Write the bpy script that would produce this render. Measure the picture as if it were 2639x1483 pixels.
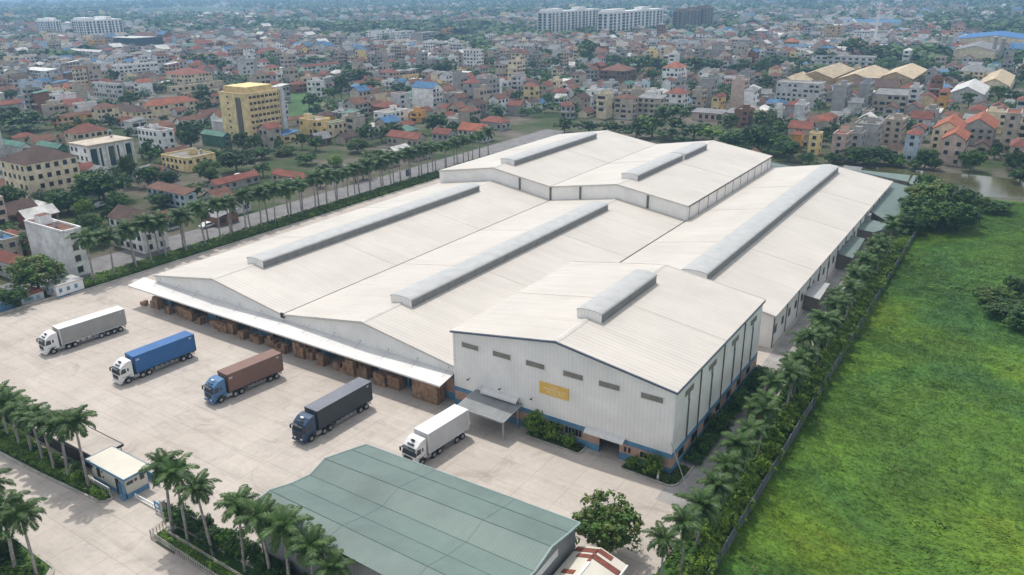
import bpy, math, random
from mathutils import Vector, Matrix, noise
R = math.radians
random.seed(7)
scene = bpy.context.scene
for o in list(bpy.data.objects): bpy.data.objects.remove(o)
COL = scene.collection

# ------------------------------------------------------------------ camera, light, exposure
F_PX, IMG_W, IMG_H = 2021.5, 2639.0, 1483.0
CAM = Vector((133.36, -78.71, 56.04)); YAW, PITCH, ROLL = R(33.67), R(-20.99), R(-0.67)
_fw = Vector((-math.sin(YAW)*math.cos(PITCH), math.cos(YAW)*math.cos(PITCH), math.sin(PITCH)))
_r0 = Vector((math.cos(YAW), math.sin(YAW), 0)); _u0 = _r0.cross(_fw)
_rt = _r0*math.cos(ROLL) + _u0*math.sin(ROLL); _up = _u0*math.cos(ROLL) - _r0*math.sin(ROLL)
cd = bpy.data.cameras.new('camera'); cam = bpy.data.objects.new('camera', cd); COL.objects.link(cam)
cam.matrix_world = Matrix(((_rt.x, _up.x, -_fw.x, CAM.x), (_rt.y, _up.y, -_fw.y, CAM.y), (_rt.z, _up.z, -_fw.z, CAM.z), (0, 0, 0, 1)))
cd.sensor_width = 36; cd.lens = F_PX/IMG_W*36; cd.clip_start = 1; cd.clip_end = 60000
scene.camera = cam
scene.render.engine = 'CYCLES'
SUN_DIR = Vector((-0.42, 0.25, 1.0)).normalized()          # towards the sun
w = bpy.data.worlds.new("World"); scene.world = w; w.use_nodes = True
nt = w.node_tree; nt.nodes.clear()
sky = nt.nodes.new('ShaderNodeTexSky'); sky.sky_type = 'NISHITA'; sky.sun_disc = False
sky.sun_elevation = math.asin(SUN_DIR.z); sky.sun_rotation = math.atan2(SUN_DIR.x, SUN_DIR.y)
sky.air_density = 1.0; sky.dust_density = 1.6; sky.ozone_density = 1.0
hs = nt.nodes.new('ShaderNodeHueSaturation'); hs.inputs['Saturation'].default_value = .2; nt.links.new(sky.outputs[0], hs.inputs['Color'])   # a milky, humid sky
bg = nt.nodes.new('ShaderNodeBackground'); bg.inputs[1].default_value = 0.15
wo = nt.nodes.new('ShaderNodeOutputWorld'); nt.links.new(hs.outputs[0], bg.inputs[0]); nt.links.new(bg.outputs[0], wo.inputs[0])
sd = bpy.data.lights.new('sun', 'SUN'); sd.energy = 2.05; sd.angle = R(0.9); sd.color = (1.0, 0.945, 0.87)
so = bpy.data.objects.new('sun', sd); COL.objects.link(so); so.rotation_euler = (-SUN_DIR).to_track_quat('-Z', 'Y').to_euler(); so.location = (0, 0, 300)
scene.view_settings.view_transform = 'Standard'; scene.view_settings.look = 'None'
scene.view_settings.exposure = 0.56; scene.view_settings.gamma = 1.0
scene.cycles.max_bounces = 6; scene.cycles.diffuse_bounces = 4; scene.cycles.glossy_bounces = 2
scene.cycles.transmission_bounces = 3; scene.cycles.volume_bounces = 1; scene.cycles.transparent_max_bounces = 4
scene.cycles.use_denoising = True; scene.cycles.caustics_reflective = False; scene.cycles.caustics_refractive = False

# ------------------------------------------------------------------ helpers
K = 1.02446                      # the reading copy of the photograph was 2576 px wide
def at(x, y, z=0.0):             # the point at height z seen at reading-pixel (x, y)
    d = _fw*F_PX + _rt*(x*K - IMG_W/2) - _up*(y*K - IMG_H/2)
    return CAM + d*((z - CAM.z)/d.z)
def pr(P):
    v = Vector(P) - CAM; d = v.dot(_fw)
    if d < 1: return (-9999, -9999)
    return ((IMG_W/2 + F_PX*v.dot(_rt)/d)/K, (IMG_H/2 - F_PX*v.dot(_up)/d)/K)
def bis(f, lo, hi, n=40):
    a = f(lo) > 0
    for _ in range(n):
        m = (lo+hi)/2
        if (f(m) > 0) == a: lo = m
        else: hi = m
    return (lo+hi)/2
def inpoly(x, y, P):
    c = False; j = len(P)-1
    for i in range(len(P)):
        if (P[i][1] > y) != (P[j][1] > y) and x < (P[j][0]-P[i][0])*(y-P[i][1])/(P[j][1]-P[i][1])+P[i][0]: c = not c
        j = i
    return c
class MB:
    def __init__(s): s.v = []; s.f = []; s.m = []
    def poly(s, pts, m=0):
        b = len(s.v); s.v += [tuple(p) for p in pts]; s.f.append(tuple(range(b, b+len(pts)))); s.m.append(m)
    def box(s, x0, y0, z0, x1, y1, z1, m=0, top=None, bottom=True):
        b = len(s.v)
        s.v += [(x0,y0,z0),(x1,y0,z0),(x1,y1,z0),(x0,y1,z0),(x0,y0,z1),(x1,y0,z1),(x1,y1,z1),(x0,y1,z1)]
        fs = [(4,5,6,7),(0,1,5,4),(1,2,6,5),(2,3,7,6),(3,0,4,7)] + ([(3,2,1,0)] if bottom else [])
        for i, f in enumerate(fs): s.f.append(tuple(b+k for k in f)); s.m.append(top if (i == 0 and top is not None) else m)
    def obox(s, o, ux, uy, uz, m=0):      # box from a corner and three edge vectors
        o, ux, uy, uz = Vector(o), Vector(ux), Vector(uy), Vector(uz); b = len(s.v)
        s.v += [tuple(p) for p in (o, o+ux, o+ux+uy, o+uy, o+uz, o+ux+uz, o+ux+uy+uz, o+uy+uz)]
        for f in ((4,5,6,7),(0,1,5,4),(1,2,6,5),(2,3,7,6),(3,0,4,7),(3,2,1,0)): s.f.append(tuple(b+k for k in f)); s.m.append(m)
    def prism(s, prof, axis, a0, a1, m=0, cap=True, mcap=None):  # prof: 2-D outline, extruded along axis ('x': prof=(y,z); 'y': prof=(x,z); 'z': prof=(x,y))
        def P(p, a): return (a, p[0], p[1]) if axis == 'x' else (p[0], a, p[1]) if axis == 'y' else (p[0], p[1], a)
        b = len(s.v); n = len(prof); s.v += [P(p, a0) for p in prof] + [P(p, a1) for p in prof]
        for i in range(n): j = (i+1) % n; s.f.append((b+i, b+j, b+n+j, b+n+i)); s.m.append(m)
        if cap: s.f.append(tuple(b+i for i in reversed(range(n)))); s.f.append(tuple(b+n+i for i in range(n))); s.m += [m if mcap is None else mcap]*2
    def tube(s, pts, rad, seg=8, m=0, cap=True):
        pts = [Vector(p) for p in pts]; b = len(s.v); n = len(pts)
        if not isinstance(rad, (list, tuple)): rad = [rad]*n
        for i, p in enumerate(pts):
            d = (pts[min(i+1, n-1)] - pts[max(i-1, 0)]).normalized()
            u = d.cross(Vector((0, 0, 1)) if abs(d.z) < .95 else Vector((1, 0, 0))).normalized(); v = d.cross(u)
            for k in range(seg): a = 2*math.pi*k/seg; s.v.append(tuple(p + (u*math.cos(a)+v*math.sin(a))*rad[i]))
        for i in range(n-1):
            for k in range(seg): k2 = (k+1) % seg; s.f.append((b+i*seg+k, b+i*seg+k2, b+(i+1)*seg+k2, b+(i+1)*seg+k)); s.m.append(m)
        if cap: s.f.append(tuple(b+k for k in range(seg))); s.f.append(tuple(b+(n-1)*seg+k for k in reversed(range(seg)))); s.m += [m, m]
    def mesh(s, name, mats, smooth=False):
        me = bpy.data.meshes.new(name); me.from_pydata(s.v, [], s.f)
        for m in (mats if isinstance(mats, (list, tuple)) else [mats]): me.materials.append(m)
        me.polygons.foreach_set('material_index', s.m)
        if smooth: me.polygons.foreach_set('use_smooth', [True]*len(s.f))
        me.update(); return me
    def split(s, name, mats, parent=None, loc=(0, 0, 0)):     # every separate piece becomes an object of its own
        par = list(range(len(s.v)))
        def fd(i):
            while par[i] != i: par[i] = par[par[i]]; i = par[i]
            return i
        for f in s.f:
            for k in f[1:]: par[fd(k)] = fd(f[0])
        G_ = {}
        for f, m in zip(s.f, s.m): G_.setdefault(fd(f[0]), []).append((f, m))
        out = []
        for fs in G_.values():
            b = MB(); ix = {}
            for f, m in fs:
                g = []
                for k in f:
                    if k not in ix: ix[k] = len(b.v); b.v.append(s.v[k])
                    g.append(ix[k])
                b.f.append(tuple(g)); b.m.append(m)
            out.append(b.build(name, mats, parent, loc=loc))
        return out
    def build(s, name, mats, parent=None, smooth=False, loc=(0, 0, 0), bevel=0):
        o = link(name, s.mesh(name, mats, smooth), parent, loc)
        if bevel:
            b = o.modifiers.new('bevel', 'BEVEL'); b.width = bevel; b.segments = 2; b.limit_method = 'ANGLE'
        return o
def link(name, me, parent=None, loc=(0, 0, 0), rz=0, sc=None):
    o = bpy.data.objects.new(name, me); COL.objects.link(o); o.location = loc; o.rotation_euler = (0, 0, rz)
    if sc: o.scale = sc if isinstance(sc, (tuple, list)) else (sc, sc, sc)
    if parent: o.parent = parent
    return o
def tag(o, label=None, cat=None, group=None, kind=None):
    if label: o['label'] = label
    if cat: o['category'] = cat
    if group: o['group'] = group
    if kind: o['kind'] = kind
    return o
def thing(name, label, cat, loc=(0, 0, 0), rz=0, group=None):
    o = link(name, None, None, loc, rz); o.empty_display_size = .5; return tag(o, label, cat, group)
def struct(o, kind='structure'): o['kind'] = kind; return o
def copy_tree(o, parent=None):
    c = o.copy(); COL.objects.link(c); c.parent = parent
    for ch in list(o.children): copy_tree(ch, c)
    return c
ORD = ['', 'first', 'second', 'third', 'fourth', 'fifth', 'sixth', 'seventh', 'eighth', 'ninth', 'tenth', 'eleventh', 'twelfth', 'thirteenth', 'fourteenth', 'fifteenth', 'sixteenth', 'seventeenth', 'eighteenth', 'nineteenth', 'twentieth']
TENS = {20: 'twenty', 30: 'thirty', 40: 'forty', 50: 'fifty', 60: 'sixty'}
def ordw(n):
    if n <= 20: return ORD[n]
    t = n//10*10; return TENS[t].replace('y', 'ieth') if n == t else TENS[t]+'-'+ORD[n-t]

# ------------------------------------------------------------------ materials
def mat(name, col, rough=.7, var=.12, scale=.35, col2=None, stripes=None, bump=0, metal=0, spec=.3, fine=0, trans=0, objrand=0, streak=None):
    """noise-mottled principled surface; stripes = (axis vector, period, depth of tint, bump strength)"""
    m = bpy.data.materials.new(name); m.use_nodes = True; n = m.node_tree.nodes; L = m.node_tree.links
    b = n['Principled BSDF']; b.inputs['Roughness'].default_value = rough; b.inputs['Metallic'].default_value = metal
    b.inputs['Specular IOR Level'].default_value = spec
    tc = n.new('ShaderNodeTexCoord'); geo = n.new('ShaderNodeNewGeometry'); P = geo.outputs['Position']
    ns = n.new('ShaderNodeTexNoise'); ns.inputs['Scale'].default_value = scale; ns.inputs['Detail'].default_value = 5; ns.inputs['Roughness'].default_value = .65
    L.new(P, ns.inputs['Vector'])
    c2 = col2 or tuple(max(0, c*(1-var*2.2)) for c in col); c1 = tuple(min(1, c*(1+var*.6)) for c in col)
    mr = n.new('ShaderNodeMapRange'); mr.inputs[1].default_value = .32; mr.inputs[2].default_value = .68; L.new(ns.outputs[0], mr.inputs[0])
    mx = n.new('ShaderNodeMix'); mx.data_type = 'RGBA'; mx.inputs[6].default_value = (*c2, 1); mx.inputs[7].default_value = (*c1, 1)
    L.new(mr.outputs[0], mx.inputs[0]); out = mx.outputs[2]
    def mul(out, fac_sock, lo, hi):
        r = n.new('ShaderNodeMapRange'); r.inputs[3].default_value = lo; r.inputs[4].default_value = hi; L.new(fac_sock, r.inputs[0])
        h = n.new('ShaderNodeHueSaturation'); L.new(r.outputs[0], h.inputs['Value']); L.new(out, h.inputs['Color']); return h.outputs[0]
    if fine:
        nf = n.new('ShaderNodeTexNoise'); nf.inputs['Scale'].default_value = 3.1; nf.inputs['Detail'].default_value = 3; L.new(P, nf.inputs['Vector'])
        out = mul(out, nf.outputs[0], 1-fine, 1+fine)
    if streak:
        mp = n.new('ShaderNodeMapping'); mp.inputs['Scale'].default_value = streak; L.new(P, mp.inputs[0]); nk = n.new('ShaderNodeTexNoise'); nk.inputs['Scale'].default_value = 1; nk.inputs['Detail'].default_value = 6; nk.inputs['Roughness'].default_value = .7; L.new(mp.outputs[0], nk.inputs['Vector'])
        q = n.new('ShaderNodeMapRange'); q.inputs[1].default_value = .34; q.inputs[2].default_value = .6; L.new(nk.outputs[0], q.inputs[0]); out = mul(out, q.outputs[0], .93, 1.02)
    if objrand:
        oi = n.new('ShaderNodeObjectInfo'); out = mul(out, oi.outputs['Random'], 1-objrand, 1+objrand)
    if stripes:
        ax, per, tint, bs = stripes
        dp = n.new('ShaderNodeVectorMath'); dp.operation = 'DOT_PRODUCT'; dp.inputs[1].default_value = tuple(a*2*math.pi/per for a in ax); L.new(P, dp.inputs[0])
        sn = n.new('ShaderNodeMath'); sn.operation = 'SINE'; L.new(dp.outputs['Value'], sn.inputs[0])
        pw = n.new('ShaderNodeMapRange'); pw.inputs[1].default_value = .55; pw.inputs[2].default_value = 1; L.new(sn.outputs[0], pw.inputs[0])
        if tint: out = mul(out, pw.outputs[0], 1, 1-tint)
        if bs:
            bp = n.new('ShaderNodeBump'); bp.inputs['Strength'].default_value = bs; bp.inputs['Distance'].default_value = .05; L.new(pw.outputs[0], bp.inputs['Height']); L.new(bp.outputs[0], b.inputs['Normal'])
    elif bump:
        nb = n.new('ShaderNodeTexNoise'); nb.inputs['Scale'].default_value = 2.0; nb.inputs['Detail'].default_value = 4; L.new(P, nb.inputs['Vector'])
        bp = n.new('ShaderNodeBump'); bp.inputs['Strength'].default_value = bump; bp.inputs['Distance'].default_value = .3; L.new(nb.outputs[0], bp.inputs['Height']); L.new(bp.outputs[0], b.inputs['Normal'])
    L.new(out, b.inputs['Base Color'])
    if trans:
        t = n.new('ShaderNodeBsdfTranslucent'); L.new(out, t.inputs[0]); ms = n.new('ShaderNodeMixShader'); ms.inputs[0].default_value = trans
        L.new(b.outputs[0], ms.inputs[1]); L.new(t.outputs[0], ms.inputs[2]); L.new(ms.outputs[0], n['Material Output'].inputs[0])
    return m
M = {}
M['roof_white'] = mat('white_metal_roof', (.545, .51, .462), .55, .05, .09, stripes=((0, 1, 0), .78, .13, .25), fine=.03, streak=(.07, .8, .07))
M['vent_grey'] = mat('vent_metal', (.42, .425, .42), .5, .07, .5, stripes=((0, 1, 0), .9, .05, .1))
M['vent_side'] = mat('vent_louvre', (.22, .225, .22), .6, .1, .8, stripes=((0, 0, 1), .35, .25, .2))
M['wall_metal'] = mat('corrugated_wall', (.83, .81, .775), .6, .06, .25, stripes=((1, 1, 0), .55, .07, .2), fine=.03)
M['wall_dark'] = mat('wall_join', (.16, .14, .12), .7)
M['louvre'] = mat('window_louvre', (.26, .24, .20), .6, .12, .9, stripes=((0, 0, 1), .22, .35, .3))
M['trim'] = mat('white_trim', (.72, .72, .70), .5, .05)
M['navy'] = mat('navy_fascia', (.09, .13, .20), .5, .1)
M['blue'] = mat('blue_paint', (.12, .27, .42), .6, .15, .8)
M['peach'] = mat('peach_plaster', (.50, .33, .25), .8, .12, .7)
M['gutter'] = mat('dark_gutter', (.05, .045, .04), .8)
M['glass'] = mat('dark_glass', (.02, .028, .035), .15, .1, spec=.6)
M['glass_teal'] = mat('teal_glass', (.02, .07, .085), .12, .3, .3, spec=.6)
M['canopy'] = mat('canopy_sheet', (.66, .65, .63), .5, .05, .3, stripes=((1, 0, 0), .9, .06, .15))
M['porch'] = mat('porch_sheet', (.23, .245, .25), .5, .1, .5, stripes=((1, 0, 0), .45, .25, .2))
M['teal_roof'] = mat('teal_roof', (.142, .198, .180), .55, .12, .10, stripes=((1, 0, 0), .34, .10, .2), fine=.04, streak=(.5, .06, .06))
M['teal_seam'] = mat('teal_seam', (.11, .17, .155), .6)
M['teal_edge'] = mat('pale_edge', (.30, .38, .37), .6)
M['carton'] = mat('brown_carton', (.34, .215, .135), .85, .22, 1.3, objrand=.25, fine=.15)
M['steel'] = mat('steel', (.42, .43, .44), .4, .15, metal=.3)
M['dark'] = mat('dark_metal', (.03, .03, .035), .6)
M['concrete'] = mat('concrete_kerb', (.45, .42, .38), .85, .15, .9)
M['flash'] = mat('roof_flashing', (.56, .535, .495), .5, .08)
M['fence'] = mat('fence_grey', (.15, .165, .175), .6, .2, 1.)
M['duct'] = mat('duct_grey', (.17, .175, .18), .6, .2, 1.)
M['white'] = mat('white_paint', (.78, .78, .77), .5, .04)
M['cream'] = mat('cream_roof', (.60, .57, .49), .6, .05)
M['rust'] = mat('red_sheet', (.22, .07, .05), .7, .2, 1.)
M['ylw_sign'] = mat('yellow_sign', (.74, .47, .11), .5, .05)
M['pale_txt'] = mat('pale_lettering', (.85, .78, .60), .5, .03)
M['rubber'] = mat('tyre_rubber', (.02, .02, .02), .8)
M['rim'] = mat('wheel_rim', (.45, .45, .45), .4, metal=.4)
M['bark'] = mat('bark', (.16, .12, .09), .9, .2, 2)
M['palm_trunk'] = mat('palm_trunk', (.36, .335, .31), .85, .2, 1.5, stripes=((0, 0, 1), .35, .2, .3))
M['crownshaft'] = mat('palm_crownshaft', (.12, .22, .06), .5, .1)
M['frond'] = mat('palm_leaf', (.085, .155, .036), .5, .35, .9, col2=(.033, .076, .022), trans=.28, objrand=.22, spec=.35)
M['dead_frond'] = mat('dead_frond', (.16, .11, .055), .8, .3, .9)
M['leaf_dark'] = mat('leaf_dark', (.034, .085, .020), .6, .4, .8, col2=(.016, .045, .014), trans=.2, objrand=.25)
M['leaf_mid'] = mat('leaf_mid', (.075, .150, .022), .6, .4, .8, col2=(.025, .068, .012), trans=.2, objrand=.22)
M['leaf_olive'] = mat('leaf_olive', (.125, .165, .035), .6, .4, .8, col2=(.055, .075, .02), trans=.2, objrand=.2)
M['leaf_lime'] = mat('leaf_lime', (.20, .31, .035), .6, .4, .8, col2=(.05, .11, .015), trans=.25, objrand=.15)
M['hedge_leaf'] = mat('hedge_leaf', (.15, .25, .022), .6, .4, .9, col2=(.028, .075, .012), trans=.2)

# yard concrete: slab joints, broad stains
def yard_mat():
    m = bpy.data.materials.new('yard_concrete'); m.use_nodes = True; n = m.node_tree.nodes; L = m.node_tree.links; b = n['Principled BSDF']
    b.inputs['Roughness'].default_value = .85; b.inputs['Specular IOR Level'].default_value = .2
    g = n.new('ShaderNodeNewGeometry')
    def N(s, d=5, r=.6, dist=0):
        t = n.new('ShaderNodeTexNoise'); t.inputs['Scale'].default_value = s; t.inputs['Detail'].default_value = d; t.inputs['Roughness'].default_value = r; t.inputs['Distortion'].default_value = dist; L.new(g.outputs['Position'], t.inputs['Vector']); return t.outputs[0]
    def ramp(s, a, b_, ca, cb):
        r = n.new('ShaderNodeValToRGB'); r.color_ramp.elements[0].position = a; r.color_ramp.elements[1].position = b_; r.color_ramp.elements[0].color = (*ca, 1); r.color_ramp.elements[1].color = (*cb, 1); L.new(s, r.inputs[0]); return r.outputs[0]
    def mixm(a, c, f=1, mode='MULTIPLY'):
        x = n.new('ShaderNodeMix'); x.data_type = 'RGBA'; x.blend_type = mode; x.inputs[0].default_value = f; L.new(a, x.inputs[6]); L.new(c, x.inputs[7]); return x.outputs[2]
    base = ramp(N(.045), .35, .7, (.45, .40, .35), (.535, .485, .435))
    base = mixm(base, ramp(N(.22, 6, .7, .6), .38, .58, (.90, .90, .90), (1, 1, 1)))
    base = mixm(base, ramp(N(.11, 7, .75, 1.4), .30, .47, (.74, .73, .73), (1, 1, 1)))
    base = mixm(base, ramp(N(1.7, 4), .3, .6, (.93, .93, .93), (1, 1, 1)))
    mp = n.new('ShaderNodeMapping'); mp.inputs['Rotation'].default_value = (0, 0, R(38)); mp.inputs['Scale'].default_value = (.05, .55, 1); L.new(g.outputs['Position'], mp.inputs[0])
    tk = n.new('ShaderNodeTexNoise'); tk.inputs['Scale'].default_value = 1; tk.inputs['Detail'].default_value = 7; tk.inputs['Roughness'].default_value = .75; tk.inputs['Distortion'].default_value = 1.2; L.new(mp.outputs[0], tk.inputs['Vector'])
    base = mixm(base, ramp(tk.outputs[0], .34, .5, (.87, .865, .86), (1, 1, 1)))
    br = n.new('ShaderNodeTexBrick'); br.offset = 0; br.inputs['Scale'].default_value = 1; br.inputs['Brick Width'].default_value = 5; br.inputs['Row Height'].default_value = 4.2; br.inputs['Mortar Size'].default_value = .05
    br.inputs['Color1'].default_value = (1, 1, 1, 1); br.inputs['Color2'].default_value = (.955, .955, .96, 1); br.inputs['Mortar'].default_value = (.80, .79, .77, 1)
    L.new(g.outputs['Position'], br.inputs['Vector']); base = mixm(base, br.outputs[0])
    L.new(base, b.inputs['Base Color']); return m
M['yard'] = yard_mat()
M['asphalt'] = mat('asphalt', (.20, .195, .195), .9, .15, .3, fine=.08)
M['asphalt_old'] = mat('worn_drive', (.33, .315, .30), .9, .18, .3, fine=.08)

def ground_mat():
    m = bpy.data.materials.new('city_ground'); m.use_nodes = True; n = m.node_tree.nodes; L = m.node_tree.links; b = n['Principled BSDF']; b.inputs['Roughness'].default_value = .95; b.inputs['Specular IOR Level'].default_value = .1
    g = n.new('ShaderNodeNewGeometry')
    def N(s, d=5, r=.6):
        t = n.new('ShaderNodeTexNoise'); t.inputs['Scale'].default_value = s; t.inputs['Detail'].default_value = d; t.inputs['Roughness'].default_value = r; L.new(g.outputs['Position'], t.inputs['Vector']); return t.outputs[0]
    r = n.new('ShaderNodeValToRGB'); e = r.color_ramp.elements; e[0].position = .36; e[0].color = (.022, .045, .014, 1); e[1].position = .66; e[1].color = (.17, .15, .125, 1)
    x = e.new(.47); x.color = (.055, .075, .03, 1); x = e.new(.56); x.color = (.115, .10, .08, 1)
    L.new(N(.03, 8, .68), r.inputs[0])
    r2 = n.new('ShaderNodeValToRGB'); e = r2.color_ramp.elements; e[0].position = .40; e[0].color = (.018, .042, .014, 1); e[1].position = .60; e[1].color = (.09, .115, .045, 1); L.new(N(.0035, 7, .6), r2.inputs[0])
    d = n.new('ShaderNodeVectorMath'); d.operation = 'DISTANCE'; d.inputs[1].default_value = (133, -78, 0); L.new(g.outputs['Position'], d.inputs[0])
    mr = n.new('ShaderNodeMapRange'); mr.inputs[1].default_value = 700; mr.inputs[2].default_value = 1700; L.new(d.outputs['Value'], mr.inputs[0])
    mx = n.new('ShaderNodeMix'); mx.data_type = 'RGBA'; L.new(mr.outputs[0], mx.inputs[0]); L.new(r.outputs[0], mx.inputs[6]); L.new(r2.outputs[0], mx.inputs[7]); L.new(mx.outputs[2], b.inputs['Base Color']); return m
def meadow_mat(name, k=1.0, tr=0):
    m = bpy.data.materials.new(name); m.use_nodes = True; n = m.node_tree.nodes; L = m.node_tree.links; b = n['Principled BSDF']; b.inputs['Roughness'].default_value = .75; b.inputs['Specular IOR Level'].default_value = .15
    g = n.new('ShaderNodeNewGeometry')
    def N(s, d=5, r=.6, ds=0, st=None):
        t = n.new('ShaderNodeTexNoise'); t.inputs['Scale'].default_value = s; t.inputs['Detail'].default_value = d; t.inputs['Roughness'].default_value = r; t.inputs['Distortion'].default_value = ds
        if st:
            mp = n.new('ShaderNodeMapping'); mp.inputs['Rotation'].default_value = (0, 0, R(25)); mp.inputs['Scale'].default_value = st; L.new(g.outputs['Position'], mp.inputs[0]); L.new(mp.outputs[0], t.inputs['Vector'])
        else: L.new(g.outputs['Position'], t.inputs['Vector'])
        return t.outputs[0]
    r = n.new('ShaderNodeValToRGB'); e = r.color_ramp.elements; e[0].position = .36; e[0].color = (.036*k, .088*k, .020*k, 1); e[1].position = .74; e[1].color = (.130*k, .160*k, .010*k, 1)
    x = e.new(.46); x.color = (.048*k, .104*k, .017*k, 1); x = e.new(.58); x.color = (.068*k, .125*k, .014*k, 1)
    L.new(N(.032, 4, .55, .8), r.inputs[0])
    def mul(a, s, p0, p1, lo, hi):
        q = n.new('ShaderNodeMapRange'); q.inputs[1].default_value = p0; q.inputs[2].default_value = p1; q.inputs[3].default_value = lo; q.inputs[4].default_value = hi; L.new(s, q.inputs[0])
        h = n.new('ShaderNodeHueSaturation'); L.new(q.outputs[0], h.inputs['Value']); L.new(a, h.inputs['Color']); return h.outputs[0]
    c = mul(r.outputs[0], N(.9, 5, .7, 1.5, (.35, 1.3, 1)), .36, .62, .62, 1.16)
    c = mul(c, N(.25, 5, .7, 1.), .33, .6, .74, 1.08); c = mul(c, N(.06, 5, .65, .8), .38, .58, .78, 1.1)
    L.new(c, b.inputs['Base Color'])
    if tr:
        t = n.new('ShaderNodeBsdfTranslucent'); L.new(c, t.inputs[0]); ms = n.new('ShaderNodeMixShader'); ms.inputs[0].default_value = tr; L.new(b.outputs[0], ms.inputs[1]); L.new(t.outputs[0], ms.inputs[2]); L.new(ms.outputs[0], n['Material Output'].inputs[0])
    else:
        bp = n.new('ShaderNodeBump'); bp.inputs['Strength'].default_value = .6; bp.inputs['Distance'].default_value = .35; L.new(N(1.6, 6, .75, .6), bp.inputs['Height']); L.new(bp.outputs[0], b.inputs['Normal'])
    return m
M['ground'] = ground_mat(); M['meadow'] = meadow_mat('meadow_grass', 1.4); M['tuft'] = meadow_mat('grass_blades', 1.85, .4); M['lawn'] = mat('field_green', (.045, .105, .02), .9, .4, .05, col2=(.02, .06, .015), fine=.15)
M['water'] = mat('pond_water', (.075, .075, .034), .16, .25, .05, spec=.25, bump=.05)

# ------------------------------------------------------------------ the setting: ground, yard, roads, meadow, pond
def sheet(name, pts, z, m, kind='structure'):
    b = MB(); b.poly([(x, y, z) for x, y in pts]); o = b.build(name, m); o['kind'] = kind; return o
g = MB(); S = 9000; g.poly([(-S, -3000, -.012), (S, -3000, -.012), (S, 12000, -.012), (-S, 12000, -.012)]); struct(g.build('ground', M['ground']))
sheet('yard', [(-20.6, -21), (-20.6, 152), (114.5, 152), (114.5, -52), (104, -62), (60, -39.4), (56, -39.4), (48, -39.6), (25, -39.8), (-20, -39)], 0, M['yard'])
sheet('access_road', [(-60, -42.6), (20, -42.6), (49, -41.6), (49, -39.3), (61, -39.3), (62, -42.2), (72, -42.4), (110, -42), (110, -80), (-60, -80)], .004, M['yard'])
sheet('side_drive', [(104.6, -6), (109.2, -6), (109.2, 150), (104.3, 150)], .004, M['asphalt_old'])
sheet('road', [(-26.6, -12), (-26.6, 205), (-37.5, 205), (-37.5, -12)], .004, M['asphalt'])
# kerbs
def kerb(pts, wd=.28, h=.16, label=''):
    b = MB()
    for (x0, y0), (x1, y1) in zip(pts, pts[1:]):
        d = Vector((x1-x0, y1-y0, 0)); nrm = Vector((-d.y, d.x, 0)).normalized()*wd; b.obox((x0, y0, 0), d*1.01, nrm, (0, 0, h))
    return struct(b.build('kerb', M['concrete']))
def arc(cx, cy, r, a0, a1, n=8): return [(cx+r*math.cos(R(a0+(a1-a0)*i/n)), cy+r*math.sin(R(a0+(a1-a0)*i/n))) for i in range(n+1)]
kerb([(-20, -43.4), (20, -42.9), (35, -42.6), (49.5, -41.6)] + arc(49.6, -40.5, 1.15, -90, 20))
kerb([(-19.6, 152), (-19.9, 60), (-19.8, -6)], .3, .2)
kerb([(109.4, 150), (109.5, 20), (109.6, -30)], .2, .15)
kerb([(84.2, -2.4), (91.5, -2.5)] + arc(92, -1.9, .7, -90, 0) + [(92.7, -.6)], .2, .18)
kerb([(98.4, -.6)] + arc(99, -2, .6, 180, 260) + [(103.5, -2.7)] + arc(104.6, -1.6, 1.2, -90, 0) + [(106, .6), (106, 3)], .2, .18)
kerb([(57.6, -80), (57.9, -55)] + arc(56.4, -52, 1.7, -20, 90) + [(40, -49.9), (20, -49.6)], .25, .15)
sheet('planting_bed', [(20, -50), (56, -50.2), (57.6, -52), (57.5, -80), (20, -80)], .012, M['lawn'])
sheet('planting_bed', [(109.7, -32), (114.4, -32), (114.4, 150), (109.6, 150)], .012, M['lawn'])
sheet('planting_bed', [(-26.4, -9), (-20.0, -9), (-20.2, 150), (-26.4, 150)], .012, M['lawn'])
sheet('planting_bed', [(-20, -43.2), (20, -42.7), (49.4, -41.4), (50.4, -40.2), (44.2, -39.9), (20, -38.8), (-20, -37.9)], .012, M['lawn'])
sheet('planting_bed', [(84.2, -2.2), (92.2, -2.2), (92.4, -.6), (84.2, -.6)], .012, M['lawn'])
sheet('planting_bed', [(98.5, -2.3), (104.6, -2.5), (105.8, -1.5), (105.9, 2), (104.3, 2), (104.3, -.6), (98.5, -.6)], .012, M['lawn'])
sheet('planting_bed', [(61.0, -41.9), (72, -42.2), (96, -42.4), (96, -38.9), (62, -39.4)], .012, M['lawn'])

# meadow with relief
b = MB(); NX, NY = 80, 112; X0, X1, Y0, Y1 = 114.7, 235, -60, 168
def mz(x, y):
    e = min(1, (x-114.7)/4)
    return .02 + e*max(0, .22 + .5*noise.noise(Vector((x*.09, y*.07, 3))) + .25*noise.noise(Vector((x*.33, y*.3, 9))))
for j in range(NY+1):
    for i in range(NX+1):
        x = X0+(X1-X0)*(i/NX)**1.25; y = Y0+(Y1-Y0)*j/NY; b.v.append((x, y, mz(x, y)))
for j in range(NY):
    for i in range(NX): a = j*(NX+1)+i; b.f.append((a, a+1, a+NX+2, a+NX+1)); b.m.append(0)
struct(b.build('meadow', M['meadow'], smooth=True))
POND = [(at(x, y).x, at(x, y).y) for x, y in ((2110, 416), (2200, 420), (2330, 431), (2440, 440), (2576, 454), (2750, 468), (2750, 525), (2576, 503), (2490, 497), (2400, 487), (2340, 474), (2280, 452), (2200, 436))]
sheet('pond', POND, .03, M['water'])
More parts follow.
